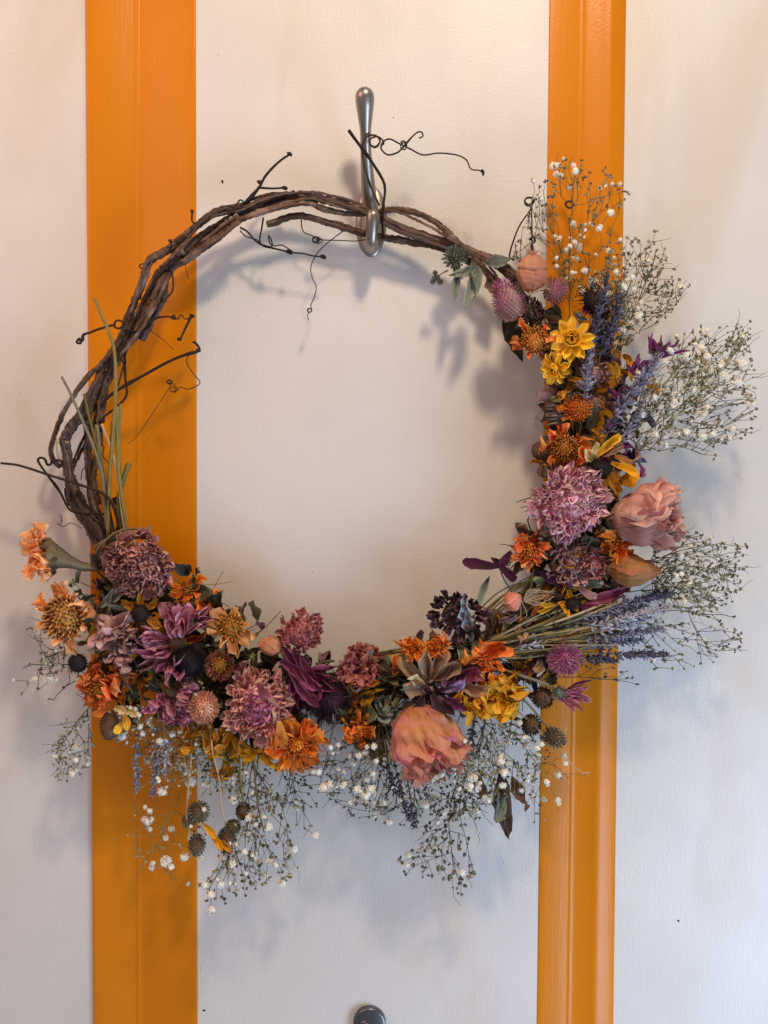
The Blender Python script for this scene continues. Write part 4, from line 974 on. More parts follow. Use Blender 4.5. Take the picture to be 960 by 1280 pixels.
# loose dark stems fanning down out of the ring
random.seed(21)
for i in range(64):
    u = random.uniform(.2, .66); p, t = ring_at(u); L = random.uniform(50, 130)
    tx = p[0] + random.gauss(0, 34) + (12 if u > .5 else -6); ty = p[1] + L
    stalk('stem', [(p[0], p[1], random.uniform(46, 66)), ((p[0] + tx) / 2 + random.gauss(0, 6), (p[1] + ty) / 2, random.uniform(56, 80)), (tx, ty, random.uniform(50, 90))], random.uniform(.45, .95), random.choice(['breath_stem_dark', 'breath_stem', 'green_stem', 'brown_stem']), 4, .4, per=6)
# pale stalks running right along the foot of the ring
for i in range(44):
    x0 = random.uniform(560, 650); y0 = np.interp(x0, (560, 650), (818, 790)) + random.gauss(0, 7)
    x1 = random.uniform(700, 790); y1 = random.uniform(742, 812)
    stalk('stem', [(x0, y0, random.uniform(60, 76)), ((x0 + x1) / 2, (y0 + y1) / 2 + random.gauss(0, 3) + 3, random.uniform(72, 98)), (x1, y1, random.uniform(70, 94))], random.uniform(.7, 1.5), random.choice(['dusty_stem', 'dusty_stem', 'green_stem', 'pale_stem', 'straw_stem']), 5, None, per=6)
for i in range(16):
    x0 = random.uniform(585, 640); y0 = random.uniform(765, 806)
    stalk('stem', [(x0, y0, 60), (x0 + 40, y0 - 34 + random.gauss(0, 4), 68), (random.uniform(660, 720), random.uniform(690, 745), 64)], random.uniform(.8, 1.6), random.choice(['dusty_stem', 'green_stem', 'leaf_gr' and 'dusty_stem']), 5, None)
for i in range(16):
    x0 = random.uniform(424, 470); y0 = random.uniform(818, 846)
    stalk('stem', [(x0, y0, random.uniform(54, 66)), (x0 + 50, y0 - random.uniform(0, 10), 66), (x0 + random.uniform(90, 130), y0 - random.uniform(6, 24), 60)], random.uniform(1.0, 1.9), random.choice(['brown_stem', 'green_stem', 'dusty_stem', 'straw_stem']), 5, None)
for p_ in ([(300, 918, 84), (301, 980, 80), (310, 1040, 70)], [(262, 905, 86), (266, 940, 90), (274, 975, 88), (276, 1005, 80), (282, 1030, 78)], [(240, 905, 80), (238, 960, 84), (234, 1000, 82), (234, 1030, 78), (243, 1052, 76)], [(255, 905, 80), (236, 950, 82), (236, 1000, 80)], [(317, 925, 88), (318, 960, 84), (322, 1004, 78), (330, 1040, 70)]):
    stalk('stem', p_, 1.3, 'pale_stem' if p_[0][0] < 300 else 'green_stem', 6, 1.0, per=8)
stalk('stem', [(600, 850, 70), (660, 900, 84), (720, 960, 80), (738, 966, 70)], 1.1, 'pale_stem', 5, .7, per=8)
stalk('stem', [(430, 876, 56), (470, 905, 60), (520, 960, 62)], 1.4, 'brown_stem', 6, .9)

# ---------------- lavender
lavender([(716, 500, 60), (736, 440, 84), (748, 395, 92), (758, 348, 90)], 6, 'lavender_dk', 4.6, 'upright dark lavender beside the yellow strawflower', head=.62)
lavender([(722, 560, 66), (730, 500, 94), (735, 460, 98), (738, 424, 96)], 7, 'lavender', 4.9, head=.66)
lavender([(736, 560, 68), (768, 520, 104), (800, 480, 108), (822, 446, 104)], 7, 'lavender', 5.2, 'thick blue-violet lavender leaning right', head=.6)
lavender([(740, 580, 62), (758, 545, 98), (776, 510, 100), (786, 486, 98)], 7, 'lavender_dk', 4.6, head=.5)
lavender([(735, 575, 60), (768, 560, 100), (790, 528, 102), (802, 506, 98)], 7, 'lavender', 4.4, head=.55)
lavender([(724, 520, 60), (752, 440, 84), (768, 400, 86), (774, 370, 84)], 6, 'lavender_dk', 5.0, head=.5)
lavender([(720, 540, 56), (748, 470, 66), (764, 430, 68)], 5, 'lavender_dk', 3.6, head=.5)
for (x0, y0, x1, y1, m_, h) in ((600, 806, 820, 744, 'lavender', .42), (604, 812, 834, 760, 'lavender_lt', .42), (610, 800, 806, 758, 'lavender_lt', .4), (600, 815, 826, 786, 'lavender', .42), (610, 818, 800, 800, 'lavender', .4), (598, 810, 832, 818, 'lavender_dk', .36), (606, 806, 770, 826, 'lavender_dk', .3), (604, 800, 838, 740, 'lavender_dk', .28), (600, 818, 690, 800, 'lavender_lt', .45), (602, 806, 760, 768, 'lavender_lt', .35), (598, 822, 812, 772, 'lavender_lt', .3)):
    dd = random.uniform(80, 98)
    lavender([(x0, y0, 68), ((x0 * 2 + x1) / 3, (y0 * 2 + y1) / 3 + random.uniform(-3, 4), dd - 6), ((x0 + 2 * x1) / 3, (y0 + 2 * y1) / 3 + 2, dd), (x1, y1, dd - 4)], 6, m_, 4.2, head=h, stem_r=1.2)
for pth, m_, h in (([(172, 896, 70), (170, 920, 84), (170, 950, 86), (171, 986, 82)], 'lavender', .62), ([(198, 880, 74), (197, 930, 88), (196, 960, 86), (190, 992, 80)], 'lavender', .6), ([(200, 880, 74), (206, 925, 86), (206, 970, 82)], 'lavender_lt', .5), ([(480, 900, 60), (492, 950, 80), (502, 990, 84), (510, 1022, 80)], 'lavender_dk', .55), ([(476, 900, 60), (486, 960, 84), (492, 990, 84)], 'lavender_dk', .4), ([(500, 930, 64), (512, 990, 84), (518, 1032, 78)], 'lavender_dk', .3), ([(600, 880, 64), (590, 910, 88), (590, 942, 92)], 'lavender_dk', .6)):
    lavender(pth, 5, m_, 3.6, head=h)

# ---------------- leaves
leafp(598, 332, 62, 62, 10, .15, -106, 'leaf_gr', .3, .10, .3, label='drooping sage-green leaf under the vine')
leafp(602, 336, 60, 42, 9, .2, -165, 'leaf_gr', -.4, .12, .4, seed=2)
leafp(590, 326, 60, 50, 9, .2, -82, 'leaf_gr', .5, .14, .5, seed=3, twist=.6)
leafp(606, 330, 58, 34, 10, .2, 12, 'leaf_gr', -.4, .1, .3, seed=4)
leafp(612, 342, 48, 34, 13, .0, -70, 'leaf_br', .5, .1, .2, seed=5)
leafp(574, 340, 58, 44, 7, .2, -104, 'leaf_gr', .4, .12, .4, seed=6)
leafp(566, 330, 54, 26, 6, .3, -60, 'leaf_gr', .6, .12, .4, seed=7)
leafp(628, 400, 46, 58, 12, .1, -62, 'leaf_dk', -.3, .08, .3, label='dark green leaf hanging below the magenta clover head')
leafp(640, 410, 50, 40, 10, .1, -30, 'leaf_dk', .5, .1, .3, seed=3)
leafp(648, 398, 52, 30, 9, .3, -130, 'leaf_dk', .5, .1, .3, seed=9)
bract_ball(568, 322, 56, 14, (-.2, -.3, 1), 'leaf_gr', 'fuzzy grey-green flower tuft on the vine above the sage leaves', name='sage_tuft', n=70, L=.6, W=.2, h=.7, curl=.8, seed=3, shape='spoon', core='leaf_dk')
bract_ball(580, 318, 52, 10, (.2, -.3, 1), 'leaf_gr', None, name='sage_tuft', n=50, L=.6, W=.2, h=.7, curl=.8, seed=5, shape='spoon', core='leaf_dk')
for k, (x, y, r_) in enumerate(((545, 347, 4.5), (550, 352, 4), (541, 352, 3.6), (544, 341, 3.2))):
    bract_ball(x, y, 52, r_, (-.2, .2, 1), 'leaf_gr', None, name='sage_tuft', n=24, L=.7, W=.26, h=.9, curl=.8, seed=k, shape='spoon', core='leaf_dk')
stalk('stem', [(560, 338, 50), (552, 342, 52), (546, 347, 52)], .9, 'dusty_stem', 5)
# maroon leaves poking into the ring
leafp(626, 709, 72, 49, 8.5, .15, 172, 'leaf_mr', -.35, .03, .2, 'maroon_leaf', 'blade', 0, 'smooth maroon leaf pointing left into the ring', 1)
leafp(624, 712, 74, 30, 7, .1, 62, 'leaf_mr', .3, .05, .3, 'maroon_leaf', 'leaf', 0, None, 2)
leafp(622, 706, 74, 30, 7, .15, -40, 'leaf_mr', -.3, .05, .3, 'maroon_leaf', 'blade', 0, None, 3)
leafp(628, 706, 70, 18, 5, .15, 150, 'leaf_mr', -.3, .05, .3, 'maroon_leaf', 'leaf', 0, None, 3)
leafp(668, 716, 80, 52, 11, .1, -14, 'leaf_mr', -.3, .06, .3, 'maroon_leaf', 'blade', 0, 'broad maroon leaf above the pink bud', 4)
leafp(730, 752, 84, 62, 8, .1, 14, 'plum', -.5, .10, .5, 'plum_petal', 'leaf', .6, None, 5)
leafp(700, 764, 80, 50, 7, .1, 12, 'plum', .4, .10, .5, 'plum_petal', 'leaf', -.4, None, 6)
stalk('stem', [(626, 716, 70), (632, 728, 68), (640, 740, 66)], .8, 'bark_dark', 5)
stalk('stem', [(664, 664, 66), (660, 652, 68), (661, 645, 68)], .9, 'tendril', 5)
# dusty miller
leafp(590, 802, 84, 62, 11, .25, 103, 'leaf_sv', -.3, .10, .4, 'silver_leaf', 'lobed', .3, 'silvery lobed leaf in front of the dark withered flower', 2, 18)
leafp(598, 800, 76, 34, 10, .4, -116, 'leaf_gr', .9, .14, .6, 'sage_leaf', 'leaf', .4, None, 3)
leafp(572, 806, 76, 36, 9, .4, -50, 'leaf_gr', .9, .14, .6, 'sage_leaf', 'leaf', -.4, None, 4)
leafp(640, 690, 66, 26, 8, .3, 250, 'leaf_gr', .9, .14, .6, 'sage_leaf', 'leaf', -.4, None, 5)
leafp(612, 720, 60, 46, 6, .2, 245, 'leaf_gr', .4, .10, .5, 'sage_leaf', 'leaf', -.4, None, 6)
# grey-brown leaves at the lower right
leafp(624, 966, 74, 84, 14, .2, -84, 'leaf_br', -.4, .10, .4, 'leaf', 'leaf', .3, 'curled grey-brown leaf hanging lowest right of the peach rose', 5)
leafp(640, 970, 66, 48, 11, .3, -70, 'leaf_br', .9, .2, .6, 'leaf', 'leaf', .9, None, 6)
leafp(632, 972, 70, 54, 10, .3, -100, 'leaf_gr', .5, .2, .6, 'leaf', 'leaf', .5, None, 7)
leafp(580, 960, 76, 56, 10, .1, -50, 'leaf_br', .4, .1, .4, 'leaf', 'leaf', .2, None, 8)
leafp(440, 900, 60, 70, 22, .1, -48, 'leaf_br', .3, .12, .3, 'leaf', 'leaf', .2, None, 9)
leafp(455, 905, 66, 64, 14, .1, -62, 'leaf_dk', .3, .12, .3, 'leaf', 'leaf', .2, None, 10)
leafp(640, 850, 70, 30, 9, .3, -60, 'leaf_br', .9, .14, .6, 'leaf', 'lobed', .3, None, 11)
leafp(452, 860, 82, 46, 7, .3, -72, 'leaf_gr', -.6, .1, .6, 'leaf', 'leaf', .8, None, 12)
leafp(462, 880, 84, 30, 10, .4, -100, 'leaf_ol', .9, .1, .8, 'leaf', 'leaf', .8, None, 13)
leafp(240, 718, 78, 34, 12, .4, 140, 'leaf_dk', .7, .14, .5, 'leaf', 'leaf', .3, None, 14)
leafp(232, 745, 76, 46, 15, .3, 10, 'leaf_dk', .7, .14, .5, 'leaf', 'leaf', .3, None, 15)
leafp(262, 770, 74, 46, 15, .3, 60, 'leaf_dk', .7, .14, .5, 'leaf', 'leaf', .3, None, 16)
leafp(205, 760, 74, 44, 16, .3, 80, 'leaf_dk', .7, .14, .5, 'leaf', 'leaf', -.3, None, 17)
leafp(156, 736, 84, 40, 9, .4, 214, 'leaf_gr', -.5, .1, .5, 'leaf', 'leaf', .3, None, 18)
leafp(140, 860, 86, 30, 14, .4, 40, 'leaf_gr', -.5, .1, .5, 'leaf', 'leaf', .3, None, 19)
leafp(735, 660, 84, 34, 13, .4, 70, 'leaf_gr', .5, .1, .5, 'leaf', 'leaf', .3, None, 20)
leafp(742, 690, 82, 34, 13, .4, 120, 'leaf_dk', .5, .1, .5, 'leaf', 'leaf', .3, None, 21)
leafp(752, 672, 84, 30, 12, .4, 20, 'leaf_gr', .5, .1, .5, 'leaf', 'leaf', -.3, None, 22)
stalk('stem', [(142, 736, 90), (138, 750, 92), (136, 768, 92)], 2.0, 'dusty_stem', 6)

# ---------------- the flowers
zinnia(175, 706, 96, 47, (-.05, .1, 1), 'mauve', 'large dull mauve pompom flower on the left, flat-faced, tied in with twine', n=250, dome=.5, L=.34, W=.34, seed=1, sx=1.02)
zinnia(325, 881, 104, 47, (-.05, .05, 1), 'pinkbeige', 'large pompom flower with beige-edged pink petals and a magenta heart', n=190, inner='magcore', dome=.5, L=.42, W=.30, seed=2, open_=98)
zinnia(713, 627, 104, 49, (-.1, .1, 1), 'pinkwhite', 'large pink and purple pompom flower edged with white, on the right', n=250, dome=.52, L=.40, W=.26, seed=3, sx=1.0)
zinnia(375, 790, 78, 31, (.55, -.15, .75), 'rosepom', 'rose-red oval pompom flower standing up inside the ring', n=130, dome=1.0, L=.36, W=.36, seed=4)
stem_to(375, 800, 70, (.2, -.7, .5), 368, 850, 44, 2.2, 'brown_stem')
zinnia(571, 768, 76, 31, (-.2, -.1, 1), 'darkpom', 'withered blackish-maroon flower inside the ring at lower right', n=80, dome=.5, L=.52, W=.3, seed=5, sx=1.1, core='leaf_dk')
zinnia(663, 391, 82, 19, (.1, .1, 1), 'darkpom', 'small dark maroon flower above the orange one', n=48, dome=.5, L=.6, W=.3, seed=6, core='leaf_dk')
zinnia(712, 702, 82, 32, (0, .2, 1), 'dusty_mauve', 'crumpled pink-tan flower below the big white-edged one', n=76, dome=.35, L=.52, W=.36, seed=7)
zinnia(742, 706, 84, 20, (.2, .2, 1), 'rosepom', None, n=36, dome=.4, L=.6, W=.3, seed=8, name='withered_zinnia')
zinnia(741, 468, 76, 21, (.1, .1, 1), 'dusty_mauve', None, n=54, dome=.5, L=.5, W=.25, seed=9, name='withered_zinnia')
zinnia(741, 506, 74, 17, (.4, .1, 1), 'dusty_mauve', None, n=40, dome=.5, L=.5, W=.25, seed=10, name='withered_zinnia')
zinnia(692, 640, 70, 22, (-.5, .3, 1), 'pinkwhite', None, n=50, dome=.5, L=.5, W=.2, seed=11, name='withered_zinnia')

# orange, open faced
daisy(80, 772, 98, 45, (-.15, .1, 1), 'orange_lt', 'large orange flower with a broad tufted brown centre, lower left edge', n=13, disc=.58, nfl=120, W=.28, cr=.26, seed=1, dome=.35, fh=.20, L=.56, dmat='ochre_dk')
daisy(51, 692, 92, 36, (-.93, .05, .22), 'orange_lt', 'bright orange flower seen from the side, facing left on a thick green stem', n=12, disc=.36, nfl=50, W=.36, cr=.35, seed=2, L=.75, droop=-.25, rows=2, dmat='orange_fl')
# its calyx and stalk
def side_calyx():
    o = link('calyx', MB().add(tube_t(wpts(crom([(60, 694, 92), (68, 696, 92), (80, 700, 90), (92, 704, 86), (104, 708, 82), (124, 709, 76)], 6)) - WLn, np.interp(np.linspace(0, 1, 31), (0, .12, .3, .5, .7, 1), (14, 18, 14, 8.5, 6, 5)) * K(88), 14, .06, 3)).mesh('calyx', 'calyx'), wr, label='swollen green-brown calyx and stalk of the side-on orange flower')
    for i in range(8):
        a = i * .785; leafp(70 + 2 * math.cos(a), 698 + 15 * math.sin(a), 92 + 14 * math.cos(a), 24, 9, .2 * math.cos(a), 178 + 14 * math.sin(a), 'calyx', -.7, .1, -.6, 'sepal', 'ray', 0, None, i, 6)
side_calyx()
daisy(288, 784, 92, 37, (.05, -.05, 1), 'apricot', 'pale orange open flower with a mustard centre, left of the small rosebud', n=10, disc=.44, nfl=90, W=.34, cr=.3, seed=3, dome=.45, dmat='ochre', L=.66)
daisy(236, 738, 80, 25, (.1, -.6, .8), 'orange_p', None, n=9, disc=.2, W=.3, cr=.3, seed=4, L=.8, name='marigold', nfl=24)
daisy(262, 752, 80, 24, (.5, -.55, .7), 'orange_p', 'orange petals pointing up over the inner edge of the ring', n=9, disc=.2, W=.26, cr=.35, seed=5, L=.85, nfl=24)
daisy(722, 512, 88, 28, (-.1, -.35, 1), 'orange_p', 'orange flower with a domed tufted centre, just right of the grey twine', n=9, disc=.6, nfl=100, W=.36, cr=.3, seed=6, dome=.9, dmat='orange_fl', L=.5, skip=(5, 6))
daisy(706, 560, 92, 32, (-.2, .1, 1), 'orange_dk', 'orange flower with a brown tufted centre, directly above the big white-edged one', n=10, disc=.5, nfl=110, W=.34, cr=.32, seed=7, dome=.6, dmat='ochre', L=.62)
daisy(668, 426, 90, 31, (-.1, .05, 1), 'orange_dk', 'rust-orange flower left of the yellow strawflower', n=9, disc=.5, nfl=100, W=.26, cr=.32, seed=8, dome=.5, dmat='ochre', L=.6)
daisy(662, 688, 90, 27, (-.1, 0, 1), 'orange_dk', 'ruffled red-orange flower over the maroon leaves', n=11, disc=.3, nfl=40, W=.36, cr=.45, seed=9, L=.65, rows=2, dmat='orange_fl')
daisy(370, 932, 104, 35, (.2, .2, 1), 'orange_p', 'vivid orange ruffled flower below the dark spiky head', n=11, disc=.34, nfl=50, W=.30, cr=.42, seed=10, L=.8, dmat='orange_fl', rows=2)
daisy(770, 682, 96, 27, (.1, -.1, 1), 'orange_p', 'small orange-yellow flower between the pink rose and the tan bud', n=9, disc=.22, nfl=30, W=.38, cr=.4, seed=11, L=.8, dmat='orange_fl')
daisy(516, 812, 84, 19, (-.1, -.4, 1), 'orange_p', None, n=12, disc=.3, nfl=30, W=.35, cr=.5, seed=12, L=.7, rows=2, dmat='orange_fl')
daisy(548, 808, 82, 18, (.1, -.4, 1), 'orange_p', None, n=12, disc=.3, nfl=30, W=.35, cr=.5, seed=13, L=.7, rows=2, dmat='orange_fl')
daisy(606, 826, 94, 31, (.1, 0, 1), 'orange_p', 'orange-yellow crumpled flower right of the lilac petal', n=9, disc=.25, nfl=30, W=.4, cr=.38, seed=14, L=.8, dmat='orange_fl')
daisy(621, 871, 94, 27, (.1, .2, 1), 'yellow', 'golden yellow curly flower, right one of two side by side', n=12, disc=.2, nfl=20, W=.11, cr=.8, seed=15, L=.9, dmat='yellow', rows=2)
daisy(587, 881, 96, 22, (-.2, .2, 1), 'yellow', 'golden yellow curly flower, left one of two side by side', n=10, disc=.22, nfl=20, W=.13, cr=.7, seed=16, L=.9, dmat='yellow')
daisy(442, 876, 84, 27, (-.1, .1, 1), 'gold', 'golden ragged flower right of the purple spiky head', n=10, disc=.2, nfl=20, W=.2, cr=.55, seed=17, L=.85, dmat='orange_fl')
daisy(449, 914, 92, 22, (.3, .5, .8), 'orange_p', 'small fringed orange flower left of the peach rose', n=16, disc=.5, nfl=40, W=.16, cr=.35, seed=18, L=.7, dmat='orange_fl', rows=2)
daisy(124, 862, 92, 33, (-.1, .2, 1), 'orange_dk', 'ruffled orange flower above the oval dark cone at lower left', n=14, disc=.35, nfl=50, W=.34, cr=.45, seed=19, L=.65, rows=2, dmat='ochre')
daisy(150, 845, 88, 22, (.3, .1, 1), 'orange_dk', None, n=9, disc=.3, nfl=30, W=.34, cr=.45, seed=20, L=.7, dmat='ochre')
daisy(252, 930, 74, 30, (0, .7, .7), 'gold', None, n=9, disc=.2, nfl=20, W=.22, cr=.45, seed=21, L=.9, dmat='ochre')
daisy(285, 925, 76, 26, (.2, .8, .6), 'gold', None, n=9, disc=.2, nfl=20, W=.2, cr=.45, seed=22, L=.95, dmat='ochre')
daisy(276, 972, 80, 25, (0, .6, .8), 'yellow', 'yellow-orange bell of petals hanging lowest, above the seed heads', n=8, disc=.15, nfl=10, W=.3, cr=.25, seed=23, L=.9, dmat='ochre', droop=.9)
daisy(322, 938, 80, 31, (0, .85, .45), 'yellow', 'mustard yellow petals peeping out under the pink-beige pompom', n=15, disc=.2, nfl=10, W=.26, cr=.14, seed=24, L=.95, dmat='ochre')
daisy(150, 800, 78, 30, (0, 0, 1), 'gold', None, n=9, disc=.2, nfl=10, W=.26, cr=.4, seed=25, L=.95, dmat='ochre')
daisy(698, 756, 72, 26, (0, 0, 1), 'gold', None, n=9, disc=.2, nfl=10, W=.2, cr=.5, seed=26, L=.95, dmat='ochre')
daisy(632, 776, 70, 22, (0, .2, 1), 'gold', None, n=9, disc=.2, nfl=10, W=.2, cr=.5, seed=27, L=.95, dmat='ochre')
daisy(656, 832, 74, 22, (0, .2, 1), 'gold', None, n=8, disc=.2, nfl=10, W=.2, cr=.5, seed=28, L=.95, dmat='ochre')
daisy(740, 490, 66, 20, (0, 0, 1), 'gold', None, n=8, disc=.2, nfl=10, W=.26, cr=.4, seed=29, L=.95, dmat='ochre')
for nm in ():
    pass

# black-centred
cone_head(175, 767, 104, 12.5, (0, 0, 1), 'round black centre with golden petals behind it, just under the mauve pompom', petals=6, pmat='gold', plen=1.7, h=.8, sp=.07, spike=.14)
cone_head(173, 803, 102, 13.5, (.2, .1, 1), 'second round black centre with golden petals, lower of the two beside the mauve flower', petals=7, pmat='gold', plen=1.7, h=.8, sp=.07, spike=.14, seed=2)
cone_head(97, 829, 94, 14, (-.3, .2, 1), 'bare black cone at the left edge under the big orange flower', h=.9, sp=.07, spike=.14, seed=3)
cone_head(137, 906, 96, 16, (.15, .8, .5), 'oval brown-black cone with a cream petal, lower left', mat='browncone', h=1.35, n=150, sp=.06, spike=.13, seed=4)
for k, (x, y, a, L_, m_) in enumerate(((143, 884, -10, 24, 'cream'), (156, 892, -70, 24, 'straw_y'), (134, 886, 200, 20, 'orange_p'), (160, 888, -20, 18, 'cream'), (152, 904, -120, 16, 'straw_y'))):
    leafp(x, y, 104, L_, 6, .3, a, m_, .8, .12, .6, 'petal', 'ray', .4, None, k, 8)
cone_head(749, 585, 106, 15, (.3, .3, .9), 'black cone with cream and yellow petals above the pink rose', h=1.15, sp=.07, spike=.13, seed=5, n=120)
for k, (x, y, a, L_, m_, W_) in enumerate(((747, 576, 145, 27, 'cream', 9), (742, 572, 44, 44, 'yellow', 7), (764, 578, -28, 40, 'yellow', 6), (792, 590, -100, 20, 'yellow', 7), (752, 570, 30, 34, 'tanpetal', 7), (760, 590, -60, 30, 'gold', 7), (736, 574, 60, 26, 'cream', 5), (768, 570, -20, 24, 'apricot', 6), (733, 575, 110, 22, 'orange_p', 9), (722, 580, 60, 26, 'orange_p', 9))):
    leafp(x, y, 102, L_, W_, .3, a, m_, (.8, -.6, .5, -.9)[k % 4], .12, .6, 'petal', 'ray', (.5, -.5)[k % 2], None, k, 9)
cone_head(676, 563, 84, 13, (-.3, 0, 1), 'round brown button head at the inner edge, left of the orange flower', mat='browncone', h=.9, n=130, sp=.06, spike=.10, seed=6)
daisy(676, 576, 78, 12, (-.2, .5, 1), 'ochre', None, n=6, disc=.3, nfl=10, W=.3, cr=.3, seed=31, L=.8)
cone_head(716, 757, 88, 12.5, (.1, .2, 1), 'black centre with bright yellow petals beside the pink bud stalks', petals=5, pmat='yellow', plen=1.2, h=.8, sp=.07, spike=.14, seed=7)
cone_head(697, 746, 84, 8.5, (-.1, -.2, 1), None, petals=4, pmat='gold', plen=1.7, h=.8, sp=.07, spike=.14, seed=8)
for k, (x, y, a) in enumerate(((694, 756, 175), (690, 760, 190), (700, 752, -60), (704, 752, -30))):
    leafp(x, y, 88, 22, 4, .2, a, 'yellow', .6, .12, .6, 'petal', 'ray', .5, None, k, 8)

# spiky dark heads
cone_head(234, 829, 100, 21, (.15, 0, 1), 'large black bristly head in front of the mauve dahlia', h=.75, n=330, spike=.42, sp=.03, seed=10, name='bristly_head')
M['darkmaroon'] = petal_mat('dark_maroon_bristle', '12080c', '2e141f', '48222f', .2, spread=.4, transl=0)
cone_head(411, 872, 90, 26, (.2, .25, 1), 'dark purple bristly head, the largest, between the magenta petals and the golden flower', mat='darkmaroon', h=.8, n=330, spike=.6, sp=.028, seed=11, name='bristly_head')
cone_head(744, 378, 66, 20, (.4, -.5, .6), 'dark maroon bristly head in the gap on the orange moulding', mat='darkmaroon', h=.6, n=130, spike=.55, sp=.03, seed=12, name='bristly_head')
for k in range(12):
    leafp(738 + random.uniform(-8, 12), 385 + random.uniform(-6, 10), 64, random.uniform(14, 24), 4, .3, random.uniform(-150, 40), 'plum', .8, .15, .6, 'petal', 'strap', .5, None, k, 7)

# dahlia: mauve, dishevelled, wrapped round the black head
def shaggy(x, y, d, R, f, mat, label, n, name, W=.2, a0=0, a1=360, L=.9, cr=.5, seed=0, core='leaf_br', rs=.3, th=(40, 100), shape='ray'):
    random.seed(seed + int(x)); o = root(name, x, y, d, f, core_mesh(R * .3, R * .22, core), label)
    for i in range(n):
        a = R_(random.uniform(a0, a1)); tl = R_(random.uniform(*th)); l = R * L * random.uniform(.6, 1.1)
        me = petal_mesh('petal', mat, W=W * (.8 + .2 * (i % 3)), shape=shape, cup=(.9, -.8, 1.3)[i % 3], curl=(.9, -1.2, 1.7, -.4, .4)[i % 5] * cr * 1.5, ruf=.18 * cr * 2, twist=(.9, -1.2, .3)[i % 3] * cr, nu=5, nv=9, seed=i % 7, side=(.15, -.15, 0)[i % 3])
        link('petal', me, o, RZ(a) @ TR(0, R * rs * random.uniform(.3, 1), R * .15 * random.random()) @ RX(math.pi / 2 - tl) @ RY(random.uniform(-.5, .5)) @ SC(l))
    return o
shaggy(222, 806, 92, 46, (-.1, 0, 1), 'dahlia', 'dishevelled mauve dahlia with long curled petals round the black bristly head', 46, 'dahlia', W=.19, seed=1, a0=-50, a1=210, cr=.5, rs=.5)
shaggy(214, 865, 96, 34, (-.1, .3, 1), 'dahlia', None, 26, 'dahlia', W=.2, seed=2, a0=120, a1=300, cr=.4, rs=.5)
shaggy(204, 880, 96, 20, (-.1, .5, 1), 'dahlia', None, 20, 'dahlia', W=.28, seed=3, cr=.4)
shaggy(241, 778, 92, 26, (.4, -.2, 1), 'dahlia', None, 16, 'dahlia', W=.25, seed=4, a0=-120, a1=80, cr=.5)
bract_ball(221, 771, 94, 17, (0, -.5, .8), 'magenta', 'crimson-pink tuft above the mauve dahlia', name='strawflower', n=80, L=.7, W=.14, h=.7, curl=.4)
shaggy(146, 792, 98, 32, (-.1, .35, .9), 'dusty_mauve', 'dusty mauve withered flower hanging head down beside the black centres', 34, 'withered_flower', W=.26, seed=5, th=(20, 100), cr=.6)
shaggy(148, 818, 100, 22, (0, .8, .5), 'dusty_mauve', None, 16, 'withered_flower', W=.25, seed=6, th=(10, 70), cr=.4)
stalk('petal', [(150, 832, 100), (156, 842, 102), (160, 856, 102), (166, 866, 100)], 3.2, 'brown_stem', 6, 2.0, .2, flat=.3)
# magenta ray petals right of centre
shaggy(372, 838, 88, 52, (.1, .1, 1), 'plum', 'fan of long purple petals over the dark bristly head', 20, 'purple_daisy', W=.17, seed=7, a0=150, a1=265, th=(75, 95), cr=.22, rs=.2, shape='strap')
for k, (x, y, a, L_) in enumerate(((352, 808, -52, 78), (356, 818, -44, 70), (366, 812, -58, 72), (350, 826, -30, 62), (376, 820, -66, 56), (362, 838, -50, 58))):
    leafp(x, y, 98 + k, L_, 9.5, .05, a, 'plum', (.3, -.3, .4)[k % 3], .10, .5, 'petal', 'ray', (.2, -.3)[k % 2], None, k, 12)
# lilac/tan withered flower in the middle
for k, (x, y, a, L_, W_, m_) in enumerate(((536, 848, 98, 44, 11, 'tanpetal'), (540, 846, 70, 40, 11, 'tanpetal'), (544, 850, 40, 44, 12, 'tanpetal'), (530, 852, 130, 44, 11, 'tanpetal'), (534, 858, 152, 38, 8, 'cream'), (536, 862, 165, 40, 12, 'tanpetal'), (548, 864, 32, 42, 11, 'lilac'), (556, 866, 40, 32, 8, 'lilac'), (560, 852, 60, 34, 9, 'plum'), (570, 846, 10, 44, 12, 'plum'), (572, 856, -4, 44, 11, 'tanpetal'), (540, 868, -60, 30, 9, 'darkpom'), (530, 868, -120, 30, 9, 'darkpom'), (556, 874, -10, 40, 10, 'plum'), (548, 876, -40, 30, 10, 'darkpom'))):
    leafp(x, y, 82 + k, L_, W_, .25, a, m_, (.8, -.6, .5, -.9, 1.2)[k % 5], .14, .7, 'withered_petal', ('blade', 'ray')[k % 2], (.5, -.5, .2)[k % 3], None, k, 10)
shaggy(542, 866, 82, 24, (0, .3, 1), 'darkpom', 'withered lilac and tan flower at the middle of the foot of the wreath', 20, 'withered_flower', W=.25, seed=8)

